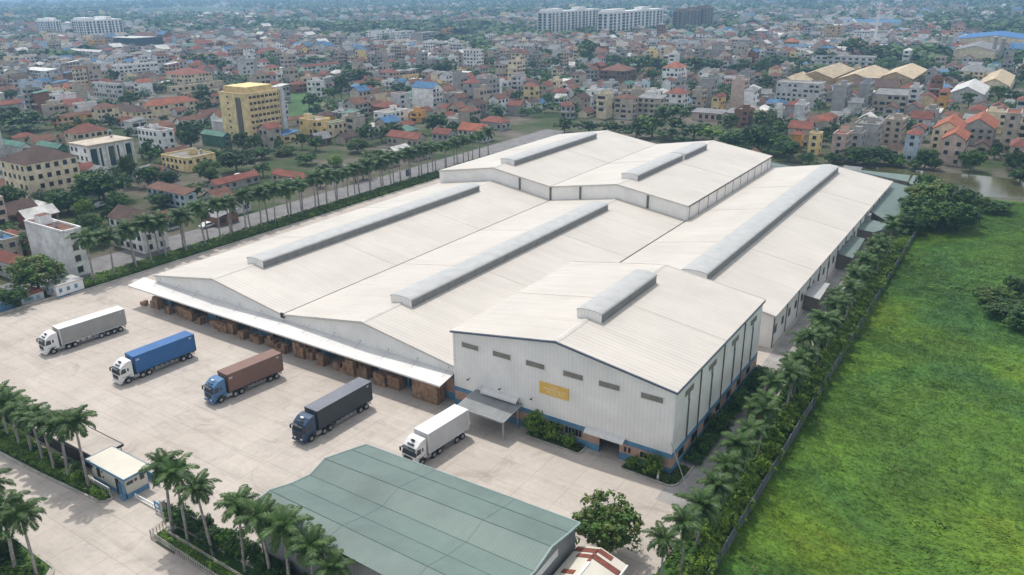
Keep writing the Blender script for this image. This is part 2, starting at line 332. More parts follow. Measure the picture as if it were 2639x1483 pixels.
# open green fields inside the town
GREENS = [[(700, 236), (770, 232), (812, 250), (800, 290), (726, 305)], [(600, 168), (700, 166), (840, 174), (850, 195), (640, 196)], [(1667, 45), (1710, 45), (1705, 62), (1668, 62)], [(330, 25), (560, 20), (700, 30), (640, 40), (340, 42)]]
GW = [[(at(x, y).x, at(x, y).y) for x, y in P] for P in GREENS]
for P in GW[:2]: sheet('field', P, .01, M['lawn'])

# ------------------------------------------------------------------ the warehouses
HA, RA, HB, RB, HC, RC = 5.8, 8.6, 9.3, 12.1, 11.5, 14.0
def gable_roof(root, x0, xr, x1, y0, y1, h, r, name='roof', ov=.35, lv=.06, rv=.06, m='roof_white'):
    b = MB(); t = .16; sl = (r-h)/(xr-x0); sr = (r-h)/(x1-xr)
    xa, xb = x0-lv, x1+rv; za, zb = h-sl*lv, h-sr*rv
    b.prism([(xa, za), (xr, r), (xb, zb), (xb, zb+t), (xr, r+t), (xa, za+t)], 'y', y0-ov, y1+ov)
    n = max(2, int((y1-y0)/24))
    for k in range(1, n):           # lapped sheet joints
        yy = y0+(y1-y0)*k/n+random.uniform(-2, 2)
        b.obox((xr, yy, r+t+.003), (xb-xr, 0, zb-r), (0, .12, 0), (0, 0, .035)); b.obox((xa, yy, za+t+.003), (xr-xa, 0, r-za), (0, .12, 0), (0, 0, .035))
    o = b.build(name, M[m], root)
    c = MB(); c.prism([(xr-.45, r+t-.03), (xr, r+t+.09), (xr+.45, r+t-.03), (xr, r+t+.02)], 'y', y0-ov-.03, y1+ov+.03)
    for s in (0, 1):                # flashings along both gable ends
        yy = y0-ov-.03 if s == 0 else y1+ov-.1
        c.obox((xr, yy, r-.12), (xb-xr, 0, zb-r), (0, .13, 0), (0, 0, .34)); c.obox((xa, yy, za-.12), (xr-xa, 0, r-za), (0, .13, 0), (0, 0, .34))
    c.build('ridge_flashing', M['flash'], o)
    return o
def gable_wall(b, x0, xr, x1, y, h, r, zb, m=0, t=.18, up=1):
    b.prism([(x0, zb), (x0, h), (xr, r), (x1, h), (x1, zb)], 'y', y, y+t*up, m)
def vent(roof, xr, y0, y1, zr, wd=4.3, h=1.45):
    a = MB(); hw = wd/2; ze = zr+h-.42; N_ = 12
    arc_ = [(xr-hw*1.04*math.cos(math.pi*k/N_), ze+.44*math.sin(math.pi*k/N_)**.9) for k in range(N_+1)]
    a.prism(arc_ + [(p[0], p[1]-.07) for p in reversed(arc_)], 'y', y0-.12, y1+.12, 0)
    a.build('ridge_vent', M['vent_grey'], roof)
    s = MB(); s.prism([(xr-hw, zr-1.0), (xr-hw, ze-.05), (xr-hw+.12, ze-.02), (xr-hw+.12, zr-1.0)], 'y', y0+.06, y1-.06); s.prism([(xr+hw-.12, zr-1.0), (xr+hw-.12, ze-.02), (xr+hw, ze-.05), (xr+hw, zr-1.0)], 'y', y0+.06, y1-.06)
    s.split('vent_louvre', M['vent_side'], roof)
    e = MB(); pe = [(xr-hw, zr-1.0)] + [(xr-hw*math.cos(math.pi*k/N_), ze-.08+.42*math.sin(math.pi*k/N_)) for k in range(N_+1)] + [(xr+hw, zr-1.0)]
    e.prism(pe, 'y', y0-.05, y0+.05); e.prism(pe, 'y', y1-.05, y1+.05); e.split('vent_end', M['wall_metal'], roof)
# --- A: low twin-gable shed behind the dock
A = thing('warehouse', 'long low white twin-gabled shed with the boxed loading dock and canopy along its front', 'warehouse', (0, 0, 0))
bw = MB(); gable_wall(bw, 0, 17.9, 35.4, 0, HA, RA-.05, 4.5); gable_wall(bw, 35.4, 53.6, 71.15, 0, HA, RA-.05, 4.5)
bw.box(-.02, .2, 0, .16, 86.3, HA-.02, 0)
for x in range(0, 72, 4): bw.box(x+.1, -.06, 4.5, x+.22, 0, 5.6 if x in (36,) else 5.5, 0)
bw.build('gable_wall', M['wall_metal'], A)
pc = MB(); op = []; x = 0.3; rnd = random.Random(3)
pb = MB(); bl = MB()
while x < 71:
    wp = rnd.uniform(2.2, 4.2); wo_ = rnd.uniform(3.0, 4.5); xe = min(71.1, x+wp)
    pb.box(x, .3, 1.15, xe, .5, 3.55); bl.box(x-.01, .27, 0, xe+.01, .5, 1.15); bl.box(x-.01, .27, 3.55, xe+.01, .5, 4.5); x = xe+wo_
    if x > 71: break
    pc.box(x-.5-wo_/2+.4, .35, 3.0, x-.1, .45, 4.5) if rnd.random() < .4 else None
pb.split('peach_wall', M['peach'], A); bl.split('blue_band', M['blue'], A); pc.split('roller_shutter', M['steel'], A)
ra1 = gable_roof(A, 0, 17.9, 35.3, 0, 86.3, HA, RA); ra2 = gable_roof(A, 35.65, 53.6, 71.1, 0, 86.3, HA, RA, rv=.02, lv=.02)
gt = MB(); gt.box(35.2, -.2, HA-.35, 35.75, 86.3, HA-.05); gt.box(35.1, -.42, HA-.5, 35.85, -.2, HA+.35); gt.box(71.0, 34, HA-.3, 71.45, 86.3, HA-.02); gt.build('valley_gutter', M['gutter'], A)
vent(ra1, 18.2, 8.9, 76.8, RA); vent(ra2, 53.7, 8.7, 77.4, RA)
# canopy
cn = MB(); ys, zs = -3.45, 4.05
cn.prism([(.0, 4.62), (ys, zs), (ys, zs+.07), (.0, 4.70)], 'x', -4.0, 35.2); cn.prism([(.0, 4.66), (ys, zs+.03), (ys, zs+.10), (.0, 4.74)], 'x', 35.3, 71.0)
cn.box(-4.0, ys-.06, zs-.14, 71.0, ys-.003, zs+.11)
co = cn.build('canopy', M['canopy'], A)
for k in range(13):
    x = 1.5+k*5.7; cp = MB(); cp.tube([(x, -.02, 5.3), (x, -1.5, 4.5)], .022, 5); cp.box(x-.06, -1.58, 4.42, x+.06, -1.44, 4.5); cp.box(x-.05, -.06, 5.2, x+.05, .01, 5.4); cp.build('tie_rod', M['steel'], A)
cc = MB()
for k in range(9): x = .25+k*8.86; cc.box(x-.13, -.3, 0, x+.13, -.04, 4.5)
cc.split('column', M['blue'], A)
# --- B: rear taller twin-gable shed
B = thing('warehouse', 'taller white twin-gabled shed behind the low one, with dark vertical wall joints', 'warehouse', (0, 86.4, 0))
def sh(mb, dy=-86.4): mb.v = [(x, y+dy, z) for x, y, z in mb.v]; return mb
bw = MB(); gable_wall(bw, 0, 18.0, 35.35, 86.4, HB, RB-.05, 0); gable_wall(bw, 35.35, 53.6, 71.3, 86.4, HB, RB-.05, 0)
bw.box(71.12, 86.6, 0, 71.3, 150.6, HB-.02); bw.box(0, 86.6, 0, .18, 150.6, HB-.02); gable_wall(bw, 0, 18, 35.35, 150.6, HB, RB-.05, 0); gable_wall(bw, 35.35, 53.6, 71.3, 150.6, HB, RB-.05, 0)
sh(bw).build('wall', M['wall_metal'], B)
jn = MB()
for x, zt in ((26.2, HB+1.2), (43.8, HB+1.15), (61.6, HB+1.2), (35.3, HB-.1)): jn.box(x-.28, 86.28, 5.9, x+.28, 86.4, zt)
for k in range(11): jn.box(71.3, 87.6+k*6, 5.6, 71.36, 87.8+k*6, HB-.1)
sh(jn).split('wall_joint', M['wall_dark'], B)
tr = MB()
for x, zt in ((26.2, HB+1.2), (43.8, HB+1.15), (61.6, HB+1.2)): tr.box(x+.32, 86.3, 5.9, x+.6, 86.4, zt); tr.box(x-.6, 86.3, 5.9, x-.32, 86.4, zt)
tr.box(71.05, 86.26, 5.9, 71.36, 86.56, HB-.05); sh(tr).split('wall_trim', M['trim'], B)
rb1 = gable_roof(B, 0, 18.0, 35.25, 0, 64.2, HB, RB); rb2 = gable_roof(B, 35.55, 53.6, 71.3, 0, 64.2, HB, RB, rv=.25)
gt = MB(); gt.box(35.15, -.2, HB-.35, 35.65, 64.2, HB-.05); gt.box(71.5, .1, HB-.22, 71.66, 64.2, HB-.02); gt.build('valley_gutter', M['gutter'], B)
vent(rb1, 18.4, 92.4-86.4, 139-86.4, RB); vent(rb2, 53.6, 93-86.4, 121.5-86.4, RB); vent(rb2, 53.8, 122.2-86.4, 139-86.4, RB, 4.4)
# --- 3: long right-hand shed
D3 = thing('warehouse', 'long white single-gabled shed running back on the right beside the green lean-to roofs', 'warehouse', (71.3, 42, 0))
bw = MB(); gable_wall(bw, 0, 16.3, 32.6, 0, HA, RA-.05, 0); gable_wall(bw, 0, 16.3, 32.6, 108.4, HA, RA-.05, 0); bw.box(32.42, .18, 0, 32.6, 108.4, HA-.02); bw.build('wall', M['wall_metal'], D3)
r3 = gable_roof(D3, .2, 16.3, 32.6, 0, 108.4, HA, RA, rv=.4); vent(r3, 17.6, 3, 102.5, RA-.1, 4.6)
jn = MB()
for k in range(26): jn.box(32.6, 1.2+k*4.1, 2.2, 32.66, 2.4+k*4.1, 3.6)
jn.split('side_window', M['glass'], D3)
jn = MB()
for k in range(14): jn.box(32.6, .3+k*7.6, 0, 32.72, .55+k*7.6, HA-.1)
jn.split('downpipe', M['wall_dark'], D3)
# --- C: tall front hall
Cx0, Cx1, Cy0, Cy1 = 71.3, 104.17, -.5, 33.4
C = thing('warehouse', 'tall white front hall with yellow sign, six louvred windows and blue base', 'warehouse', (Cx0, Cy0, 0))
def sc_(mb): mb.v = [(x-Cx0, y-Cy0, z) for x, y, z in mb.v]; return mb
bw = MB(); gable_wall(bw, Cx0, 87.9, Cx1, Cy0, HC, RC-.05, 2.98)
bw.box(Cx0, Cy0+.18, 0, Cx0+.18, Cy1-.18, HC-.02); bw.box(Cx1-.18, Cy0+.18, 2.98, Cx1, Cy1-.18, HC-.02); gable_wall(bw, Cx0, 87.9, Cx1, Cy1-.18, HC, RC-.05, 0)
for x in (Cx0, Cx1-.22): bw.box(x-.02, Cy0-.05, 2.98, x+.26, Cy0, HC)
sc_(bw).build('wall', M['wall_metal'], C)
bl = MB(); pe = MB()
for xa, xb in ((Cx0, 94.4), (97.25, Cx1)):
    pe.box(xa, Cy0-.02, 1.0, xb, Cy0+.18, 2.32); bl.box(xa, Cy0-.05, 0, xb, Cy0+.18, 1.0); bl.box(xa, Cy0-.05, 2.32, xb, Cy0+.18, 2.98)
bl.box(94.4, Cy0-.05, 2.62, 97.25, Cy0+.18, 2.98)
pe.box(Cx1-.18, Cy0+.18, 1.0, Cx1+.02, Cy1-.18, 2.32); bl.box(Cx1-.18, Cy0+.18, 0, Cx1+.05, Cy1-.18, 1.0); bl.box(Cx1-.18, Cy0+.18, 2.32, Cx1+.05, Cy1-.18, 2.98)
sc_(pe).split('peach_wall', M['peach'], C); sc_(bl).split('blue_band', M['blue'], C)
rc = gable_roof(C, 0, 16.6, Cx1-Cx0, 0, Cy1-Cy0, HC, RC, ov=.25, lv=.25, rv=.25)
vent(rc, 88.1-Cx0, 8.4, 26.4, RC, 3.7, 1.5)
fs = MB(); fs.obox((-.3, -.34, HC-.16), (16.9, 0, RC-HC+.03), (0, .09, 0), (0, 0, .22)); fs.obox((16.6, -.34, RC-.13), (16.6, 0, HC-RC-.03), (0, .09, 0), (0, 0, .22)); fs.box(Cx1-Cx0+.26, -.3, HC-.2, Cx1-Cx0+.34, 33.9, HC-.02)
fs.build('navy_fascia', M['navy'], C)
for xc in (74.25, 79.5, 84.8, 90.45, 95.55, 101.25):
    wn = MB(); wn.box(xc-1.42-Cx0, -.04, 9.52, xc+1.42-Cx0, -.004, 10.28); wo2 = wn.build('window', M['louvre'], C)
    fr = MB(); X = xc-Cx0
    for a in ((X-1.52, 10.28, X+1.52, 10.38), (X-1.52, 9.42, X+1.52, 9.52), (X-1.52, 9.52, X-1.42, 10.28), (X+1.42, 9.52, X+1.52, 10.28), ): fr.box(a[0], -.09, a[1], a[2], -.003, a[3])
    fr.build('frame', M['trim'], wo2)
sg = MB(); sg.box(85.5-Cx0, -.16, 6.1, 89.85-Cx0, -.004, 7.75, 0)
so_ = sg.build('sign', M['ylw_sign'], C); so_['label'] = 'yellow sign board with faint pale lettering'
tx = MB(); rn = random.Random(5)
def glyphs(x0, x1, z, h):
    x = x0
    while x < x1:
        wd_ = h*rn.uniform(.45, .8)
        if rn.random() < .14: x += h*.6; continue
        tx.box(x-Cx0, -.175, z, x+h*.14-Cx0, -.161, z+h)
        if rn.random() < .7: tx.box(x+wd_-h*.14-Cx0, -.175, z, x+wd_-Cx0, -.161, z+h*rn.choice((1, .6)))
        tx.box(x+h*.14-Cx0, -.175, z+h*.43, x+wd_-h*.14-Cx0, -.161, z+h*.57)
        x += wd_+h*.25
glyphs(87.1, 88.2, 7.3, .2); glyphs(86.0, 89.4, 6.88, .26); glyphs(86.4, 89.2, 6.52, .2); glyphs(87.0, 88.4, 6.27, .13)
tx.build('lettering', M['pale_txt'], so_)
for k, (a, b_, zz) in enumerate(((87.0, 89.1, 2.25), (89.4, 91.9, 2.25), (100.1, 101.7, 2.05), (85.0, 86.4, 2.1), (97.9, 98.2, 2.0), (98.5, 98.8, 2.0), (79.0, 81.5, 2.2))):
    wn = MB(); wn.box(a-Cx0, -.06, 1.3, b_-Cx0, -.003, zz); o = wn.build('window', M['glass'], C)
    if b_-a > 1:
        fr = MB(); n_ = int((b_-a)/.5)
        for i in range(n_+1): x = a+(b_-a)*i/n_; fr.box(x-.03-Cx0, -.1, 1.3, x+.03-Cx0, -.062, zz)
        fr.build('frame', M['steel'], o)
def awn(x0, x1, zt, zb, d, zo=.0):
    a = MB(); n_ = 6; pr_ = [(-d*math.sin(R(90*i/n_)), zb+(zt-zb)*math.cos(R(90*i/n_))) for i in range(n_+1)]
    a.prism(pr_ + [(p[0], p[1]-.05) for p in reversed(pr_)], 'x', x0-Cx0, x1-Cx0); o = a.build('awning', M['canopy'], C); return o
awn(92.6, 98.1, 3.25, 2.75, .95); awn(76.4, 82.3, 4.35, 3.75, .95)
# porch canopy on posts
pcn = MB(); pcn.prism([(-.06, 3.45), (-4.75, 2.95), (-4.75, 3.03), (-.06, 3.53)], 'x', 75.1-Cx0, 82.75-Cx0); pcn.build('porch_roof', M['porch'], C)
pf = MB(); pf.box(75.0-Cx0, -4.83, 2.82, 82.85-Cx0, -4.76, 3.06); pf.obox((82.76-Cx0, -4.75, 2.84), (.08, 0, 0), (0, 4.6, .5), (0, 0, .18)); pf.obox((75.02-Cx0, -4.75, 2.84), (.08, 0, 0), (0, 4.6, .5), (0, 0, .18)); pf.build('porch_frame', M['steel'], C)
for x, y in ((75.3, -4.4), (82.5, -4.4), (82.5, -.9)):
    q = MB(); q.box(x-.09-Cx0, y, 0, x+.09-Cx0, y+.18, 2.9); q.build('porch_post', M['steel'], C)
# side wall: T-shaped louvres with ducts, pipes, corner stay
for k, y in enumerate((4.0, 12.1, 21.0, 29.2)):
    q = MB(); q.box(Cx1-Cx0, y-1.35-Cy0, 9.35, Cx1-Cx0+.07, y+1.35-Cy0, 10.1); q.box(Cx1-Cx0, y-.3-Cy0, 8.6, Cx1-Cx0+.06, y+.3-Cy0, 9.35); o = q.build('side_louvre', M['louvre'], C)
    q = MB(); q.box(Cx1-Cx0, y-.09-Cy0, 3.0, Cx1-Cx0+.16, y+.09-Cy0, 8.6); q.build('duct', M['duct'], o)
for y in (7.8, 16.4, 25.0):
    q = MB(); q.tube([(Cx1-Cx0+.09, y-Cy0, 10.9), (Cx1-Cx0+.09, y-Cy0, .2)], .08, 6); q.build('drain_pipe', M['bark'], C)
for k in range(7):
    q = MB(); q.box(Cx1-Cx0+.0, 2.2+k*4.4, 1.2, Cx1-Cx0+.05, 3.9+k*4.4, 2.2); q.build('side_window', M['glass'], C)
for x in (73.5, 78.8, 83.9):    # small wall lamps/brackets
    q = MB(); q.tube([(x+.5-Cx0, 0, 4.9), (x+.5-Cx0, -.45, 4.95)], .04, 5); q.box(x+.38-Cx0, -.62, 4.85, x+.62-Cx0, -.42, 4.98); q.build('wall_lamp', M['dark'], C)
stay = MB(); stay.tube([(Cx1-.1, -.6, 4.6), (107.2, -2.4, .1)], .06, 6); stay.tube([(107.2, -2.4, .1), (107.2, -2.4, 1.2)], .05, 6)
tag(stay.build('cable_stay', M['steel']), 'slanted grey pipe stay running from the white hall corner to the ground', 'pipe')
fg = MB(); fg.box(-.12, -.1, 0, .12, .1, .5); fg.box(-.1, -.08, .5, .1, .08, 1.1); fg.tube([(0, 0, 1.1), (0, 0, 1.45)], .07, 6)
o = fg.build('hydrant_cabinet', [M['white']], loc=(103.3, -2.2, .0)); tag(o, 'small white and black post at the foot of the white hall corner', 'post')

# --- lean-to green roofs on the right of shed 3
def leanto(P, z0, z1, label, m='teal_roof'):
    """P: four reading-pixel corners; first two at height z1 (wall side), last two at z0"""
    q = [at(P[0][0], P[0][1], z1), at(P[1][0], P[1][1], z1), at(P[2][0], P[2][1], z0), at(P[3][0], P[3][1], z0)]
    c = sum(q, Vector())/4; t = thing('lean_to', label, 'lean-to', (c.x, c.y, 0))
    b = MB(); L = [(p.x-c.x, p.y-c.y, p.z) for p in q]; lo = [(x, y, z-.1) for x, y, z in L]
    b.poly(L); b.poly(lo[::-1])
    for i in range(4): j = (i+1) % 4; b.poly([lo[i], lo[j], L[j], L[i]])
    b.build('roof', M[m], t)
    wl_ = MB()
    for i in range(4):
        j = (i+1) % 4
        wl_.poly([(L[i][0]*.97, L[i][1]*.97, 0), (L[j][0]*.97, L[j][1]*.97, 0), (L[j][0]*.97, L[j][1]*.97, L[j][2]-.1), (L[i][0]*.97, L[i][1]*.97, L[i][2]-.1)])
    wl_.build('wall', M['wall_dark'], t); return t
leanto([(2103, 637), (2138, 590), (2176, 601), (2145, 650)], 2.8, 3.4, 'small teal lean-to nearest the camera beside the long white shed')
leanto([(2145, 574), (2166, 546), (2250, 568), (2198, 585)], 3.0, 3.6, 'teal lean-to roof with a grey box behind the nearest one')
leanto([(2182, 527), (2240, 457), (2306, 474), (2252, 570)], 3.0, 4.6, 'large teal lean-to roof at the far right side of the long white shed')
leanto([(2132, 425), (2290, 441), (2284, 458), (2190, 441)], 3.6, 4.2, 'long narrow teal roof across the far end of the long shed')
leanto([(2298, 441), (2320, 445), (2308, 471), (2285, 460)], 3.2, 4.0, 'teal roof end piece next to the pond')
leanto([(1940, 408), (2010, 414), (2003, 420), (1940, 420)], 3.6, 4.4, 'thin teal roof strip behind the rear white shed')
leanto([(2022, 741), (2052, 706), (2088, 714), (2062, 754)], 2.6, 3.0, 'grey flat lean-to roof beside the near end of the long white shed', 'vent_grey')
bx = MB(); bx.box(-.7, -1.3, 0, .7, 1.3, 4.9); p_ = at(2182, 543, 4.5); tag(bx.build('tank_room', M['steel'], loc=(p_.x, p_.y, 0)), 'grey metal box with a white top between the teal lean-to roofs', 'plant room')

# --- green roofed hall in front
Gx0, Gx1 = 74.6, 102.75
PL = [(-21.9, 5.75), (-24.3, 6.35), (-28.3, 7.35), (-30.6, 6.55), (-33.3, 7.0), (-36.0, 7.8), (-38.4, 7.45)]
PR = [(-21.0, 5.7), (-23.2, 6.0), (-26.5, 6.6), (-29.6, 5.9), (-32.6, 6.4), (-35.5, 7.2), (-38.4, 6.8)]
G = thing('green_hall', 'large hall with a folded teal green metal roof in the foreground behind the palms', 'hall', (Gx0, -46, 0))
def spl(P):   # smooth the folded outline a little
    out = [P[0]]
    for i in range(1, len(P)-1):
        a, b_, c = P[i-1], P[i], P[i+1]; out += [((a[0]*.2+b_[0]*.8), (a[1]*.2+b_[1]*.8)-.02), b_, ((c[0]*.2+b_[0]*.8), (c[1]*.2+b_[1]*.8)-.02)]
    return out + [P[-1]]
Ls, Rs = PL, PR
b = MB(); n = len(Ls); W_ = Gx1-Gx0; SEG = 14
for s in range(SEG+1):
    t_ = s/SEG
    for i in range(n): y = Ls[i][0]*(1-t_)+Rs[i][0]*t_; z = Ls[i][1]*(1-t_)+Rs[i][1]*t_; b.v.append((W_*t_, y+46, z))
for s in range(SEG):
    for i in range(n-1): a = s*n+i; b.f.append((a, a+1, a+n+1, a+n)); b.m.append(0)
gro = b.build('roof', M['teal_roof'], G); md = gro.modifiers.new('solid', 'SOLIDIFY'); md.thickness = .12
sm = MB()
for i in (1, 2, 3, 4, 5): sm.tube([(W_*s/SEG, Ls[i][0]*(1-s/SEG)+Rs[i][0]*s/SEG+46, Ls[i][1]*(1-s/SEG)+Rs[i][1]*s/SEG+.015) for s in range(SEG+1)], .035 if i != 1 else .06, 4)
for t_ in (.36, .73):
    sm.tube([(W_*t_, Ls[i][0]*(1-t_)+Rs[i][0]*t_+46, Ls[i][1]*(1-t_)+Rs[i][1]*t_+.01) for i in range(n)], .014, 4)
sm.build('roof_seam', M['teal_seam'], gro)
ed = MB(); ed.tube([(-.05, y+46, z) for y, z in Ls], .11, 6); ed.tube([(W_+.05, y+46, z) for y, z in Rs], .11, 6); ed.tube([(0, Ls[0][0]+46.04, Ls[0][1]), (W_, Rs[0][0]+46.04, Rs[0][1])], .09, 6); ed.build('edge_trim', M['teal_edge'], gro)
wl_ = MB(); wl_.prism([(Ls[0][0]+45.7, 0)] + [(y+46-(.3 if i == 0 else 0), z-.25) for i, (y, z) in enumerate(Ls)] + [(8, 0)], 'x', .3, .5)
wl_.prism([(Rs[0][0]+45.7, 0)] + [(y+46-(.3 if i == 0 else 0), z-.25) for i, (y, z) in enumerate(Rs)] + [(8, 0)], 'x', W_-.5, W_-.3)
wl_.box(.5, 23.7, 0, W_-.5, 23.9, 5.4); wl_.box(.5, 7.9, 0, W_-.5, 8.1, 6.6); wl_.build('wall', M['porch'], G)
sf = MB(); sf.obox((W_-.28, 8, 4.0), (.1, 0, 0), (0, 13, .4), (0, 0, .8)); sf.build('side_fascia', M['trim'], G)
# --- cream and red roofed outbuilding, bottom right
H1 = thing('outbuilding', 'small building with cream roof edged in rusty red panels at the bottom right', 'building', (102.9, -34, 0))
b = MB(); W2, D2 = 5.4, 12.6; b.box(.2, .2, 0, W2-.2, D2-.2, 3.2); b.build('wall', M['trim'], H1)
b = MB(); b.prism([(0, 3.2), (W2*.47, 4.05), (W2, 3.2), (W2, 3.3), (W2*.47, 4.15), (0, 3.3)], 'y', 0, D2); ro = b.build('roof', M['cream'], H1)
sl1, sl2 = .85/(W2*.47), -.85/(W2*.53)
def rp(b, x0, x1, y0, y1):
    s, zz = (sl1, 3.3+sl1*x0) if x1 <= W2*.47+.01 else (sl2, 4.15+sl2*(x0-W2*.47)); b.obox((x0, y0, zz+.01), (x1-x0, 0, s*(x1-x0)), (0, y1-y0, 0), (0, 0, .05))
b = MB(); rp(b, 0, W2*.47, D2-1.0, D2-.35); rp(b, .7, W2*.47, D2-1.9, D2-1.35); rp(b, W2*.47, W2-.1, D2-1.9, D2-1.2); rp(b, W2*.47, W2-1.4, D2-.8, D2-.2); rp(b, .55, 1.9, D2-4.6, D2-4.0); rp(b, 2.2, W2*.47, D2-2.4, D2-.35); b.split('red_panel', M['rust'], ro)
b = MB(); b.obox((W2*.47-.12, 0, 4.14), (.24, 0, 0), (0, D2-2.5, 0), (0, 0, .07)); b.box(W2-.02, 0, 3.1, W2+.1, D2, 3.36); b.build('gutter', M['white'], ro)

# --- guardhouse, carport, gate, walls
GH = thing('guardhouse', 'small cream gatehouse with flat roof, blue trim and blue base at the yard gate', 'gatehouse', (44.7, -39.4, 0))
b = MB(); b.box(.35, .15, .62, 7.55, 2.9, 2.75); b.build('wall', M['cream'], GH)
b = MB(); b.box(.33, .12, 0, 7.58, 2.93, .62); b.build('base', M['blue'], GH)
b = MB(); b.box(0, -.15, 2.9, 8.0, 3.25, 3.0, 0); b.build('roof', M['cream'], GH)
b = MB(); b.box(-.06, -.21, 2.74, 8.06, -.15, 3.04); b.box(-.06, 3.25, 2.74, 8.06, 3.31, 3.04); b.box(-.06, -.15, 2.74, 0, 3.25, 3.04); b.box(8.0, -.15, 2.74, 8.06, 3.25, 3.04); b.box(0, -.12, 2.75, 8, 3.22, 2.9); b.build('roof_trim', M['blue'], GH)
for a, c_, z0, z1 in ((1.6, 2.2, 1.0, 2.3), (2.6, 2.8, 1.9, 2.1), (2.7, 2.9, 1.2, 1.4), (.5, .8, 1.9, 2.2)): b = MB(); b.box(a, .08, z0, c_, .147, z1); b.build('window', M['glass'], GH)
for a, c_, z0, z1 in ((.3, 1.1, 1.75, 2.15), (1.3, 1.6, 1.8, 2.15), (2.0, 2.5, 1.6, 2.4)): b = MB(); b.box(7.553, a, z0, 7.62, c_, z1); b.build('side_window', M['glass'], GH)
b = MB(); b.box(5.6, .02, 0, 6.2, .11, 2.2); b.build('door', M['dark'], GH)
b = MB(); b.box(6.9, -.35, 0, 7.0, -.05, 2.3); b.box(7.5, -.35, 0, 7.6, -.05, 2.3); b.box(6.9, -.42, .0, 7.6, -.35, .9); b.build('ticket_booth', M['blue'], GH)
b = MB()
for k in range(14): b.box(.4+k*.38, -.75, .35, .44+k*.38, -.71, 1.25)
b.box(.4, -.77, 1.2, 5.5, -.69, 1.28); b.box(.4, -.77, .35, 5.5, -.69, .41); b.box(.4, -.77, 0, .5, -.69, .4); b.box(5.4, -.77, 0, 5.5, -.69, .4); b.box(2.9, -.77, 0, 3, -.69, .4)
tag(b.build('railing', M['white'], loc=(44.7, -39.4, 0)), 'white picket railing in front of the cream gatehouse', 'railing')
CP = thing('carport', 'dark framed flat carport left of the gatehouse roof', 'carport', (36.6, -38.3, 0))
b = MB(); b.box(0, 0, 2.3, 7.8, 3.6, 2.42); b.build('roof', M['yard'], CP)
b = MB(); b.box(-.1, -.12, 2.15, 7.9, 0, 2.45); b.box(-.1, 3.6, 2.15, 7.9, 3.72, 2.45); b.box(7.8, 0, 2.15, 7.95, 3.6, 2.45); b.build('edge_beam', M['dark'], CP)
for x in (.2, 3.8, 7.5):
    for y in (.1, 3.4): b = MB(); b.box(x, y, 0, x+.12, y+.12, 2.3); b.build('post', M['steel'], CP)
b = MB()
for k in range(46): b.box(45.2+k*.17-44.7, 0, .05, 45.3+k*.17-44.7, .08, 1.2)
b.box(.4, -.02, 1.15, 8.4, .1, 1.25); tag(b.build('blue_railing', M['blue'], loc=(44.7, -35.6, 0)), 'low blue barred railing behind the gatehouse', 'railing')
W1 = MB()
for k in range(62): x = -18+k*1.0; W1.box(x, 0, .0, x+.94, .1, 1.6)
W1.box(-18, -.04, 1.55, 44, .14, 1.66); tag(W1.build('perimeter_fence', M['dark'], loc=(0, -38.2, 0)), 'dark metal fence behind the front left palms', 'fence')
b = MB(); b.box(0, -.05, .55, 6.2, .05, .68); b.box(0, -.09, 0, .16, .09, .7)
for k in range(12): b.box(.3+k*.5, -.03, .12, .34+k*.5, .03, .58)
b.box(0, -.04, .08, 6.2, .04, .14); tag(b.build('barrier_gate', M['white'], loc=(52.9, -38.7, 0)), 'low white sliding barrier across the gate opening', 'barrier')
ns_ = thing('notice_board', 'blue notice board with a white oval beside the gate', 'sign', (57.1, -38.9, 0))
b = MB(); b.box(0, -.05, .5, 1.2, .05, 1.5); b.build('board', M['blue'], ns_)
b = MB(); b.prism([(.6+.33*math.cos(a*math.pi/8), 1.0+.26*math.sin(a*math.pi/8)) for a in range(16)], 'y', -.065, -.053); b.build('white_oval', M['white'], ns_)
for x in (.05, 1.1): b = MB(); b.box(x, -.04, 0, x+.07, .04, .5); b.build('leg', M['steel'], ns_)
b = MB(); b.box(-.22, -.22, 0, .22, .22, 2.1); b.box(-.28, -.28, 2.1, .28, .28, 2.25); tag(b.build('gate_post', M['concrete'], loc=(58.9, -38.9, 0)), 'square grey gate post at the right side of the gate', 'gate post')
b = MB(); b.box(0, 0, .1, 6.2, .1, 1.9); b.box(0, -.03, 1.85, 6.2, .13, 2.0)
tag(b.build('sliding_gate', M['dark'], loc=(59.3, -38.8, 0)), 'open dark sliding gate panel between the mid foreground palms', 'gate')
def rail(name, p0, p1, label, h=1.0):
    p0, p1 = Vector((*p0, 0)), Vector((*p1, 0)); d = p1-p0; L_ = d.length; u = d/L_; b = MB(); n_ = int(L_/.4)
    for k in range(n_+1): q = u*(L_*k/n_); b.box(q.x-.03, q.y-.03, 0, q.x+.03, q.y+.03, h*(1.05 if k % 5 == 0 else .9))
    for zz in (h*.35, h*.66, h*.92): b.tube([(0, 0, zz), tuple(d+Vector((0, 0, zz)))], .035, 5)
    return tag(b.build(name, M['concrete'], loc=tuple(p0)), label, 'railing')
rail('planter_railing', (61.0, -42.0), (84, -42.8), 'low concrete railing along the road side of the palm bed')
rail('planter_railing', (62.6, -40.9), (84, -41.2), 'low concrete railing on the inner side of the palm bed')
rail('planter_railing', (60.9, -42.0), (60.6, -39.9), 'short end railing of the palm bed beside the gate')
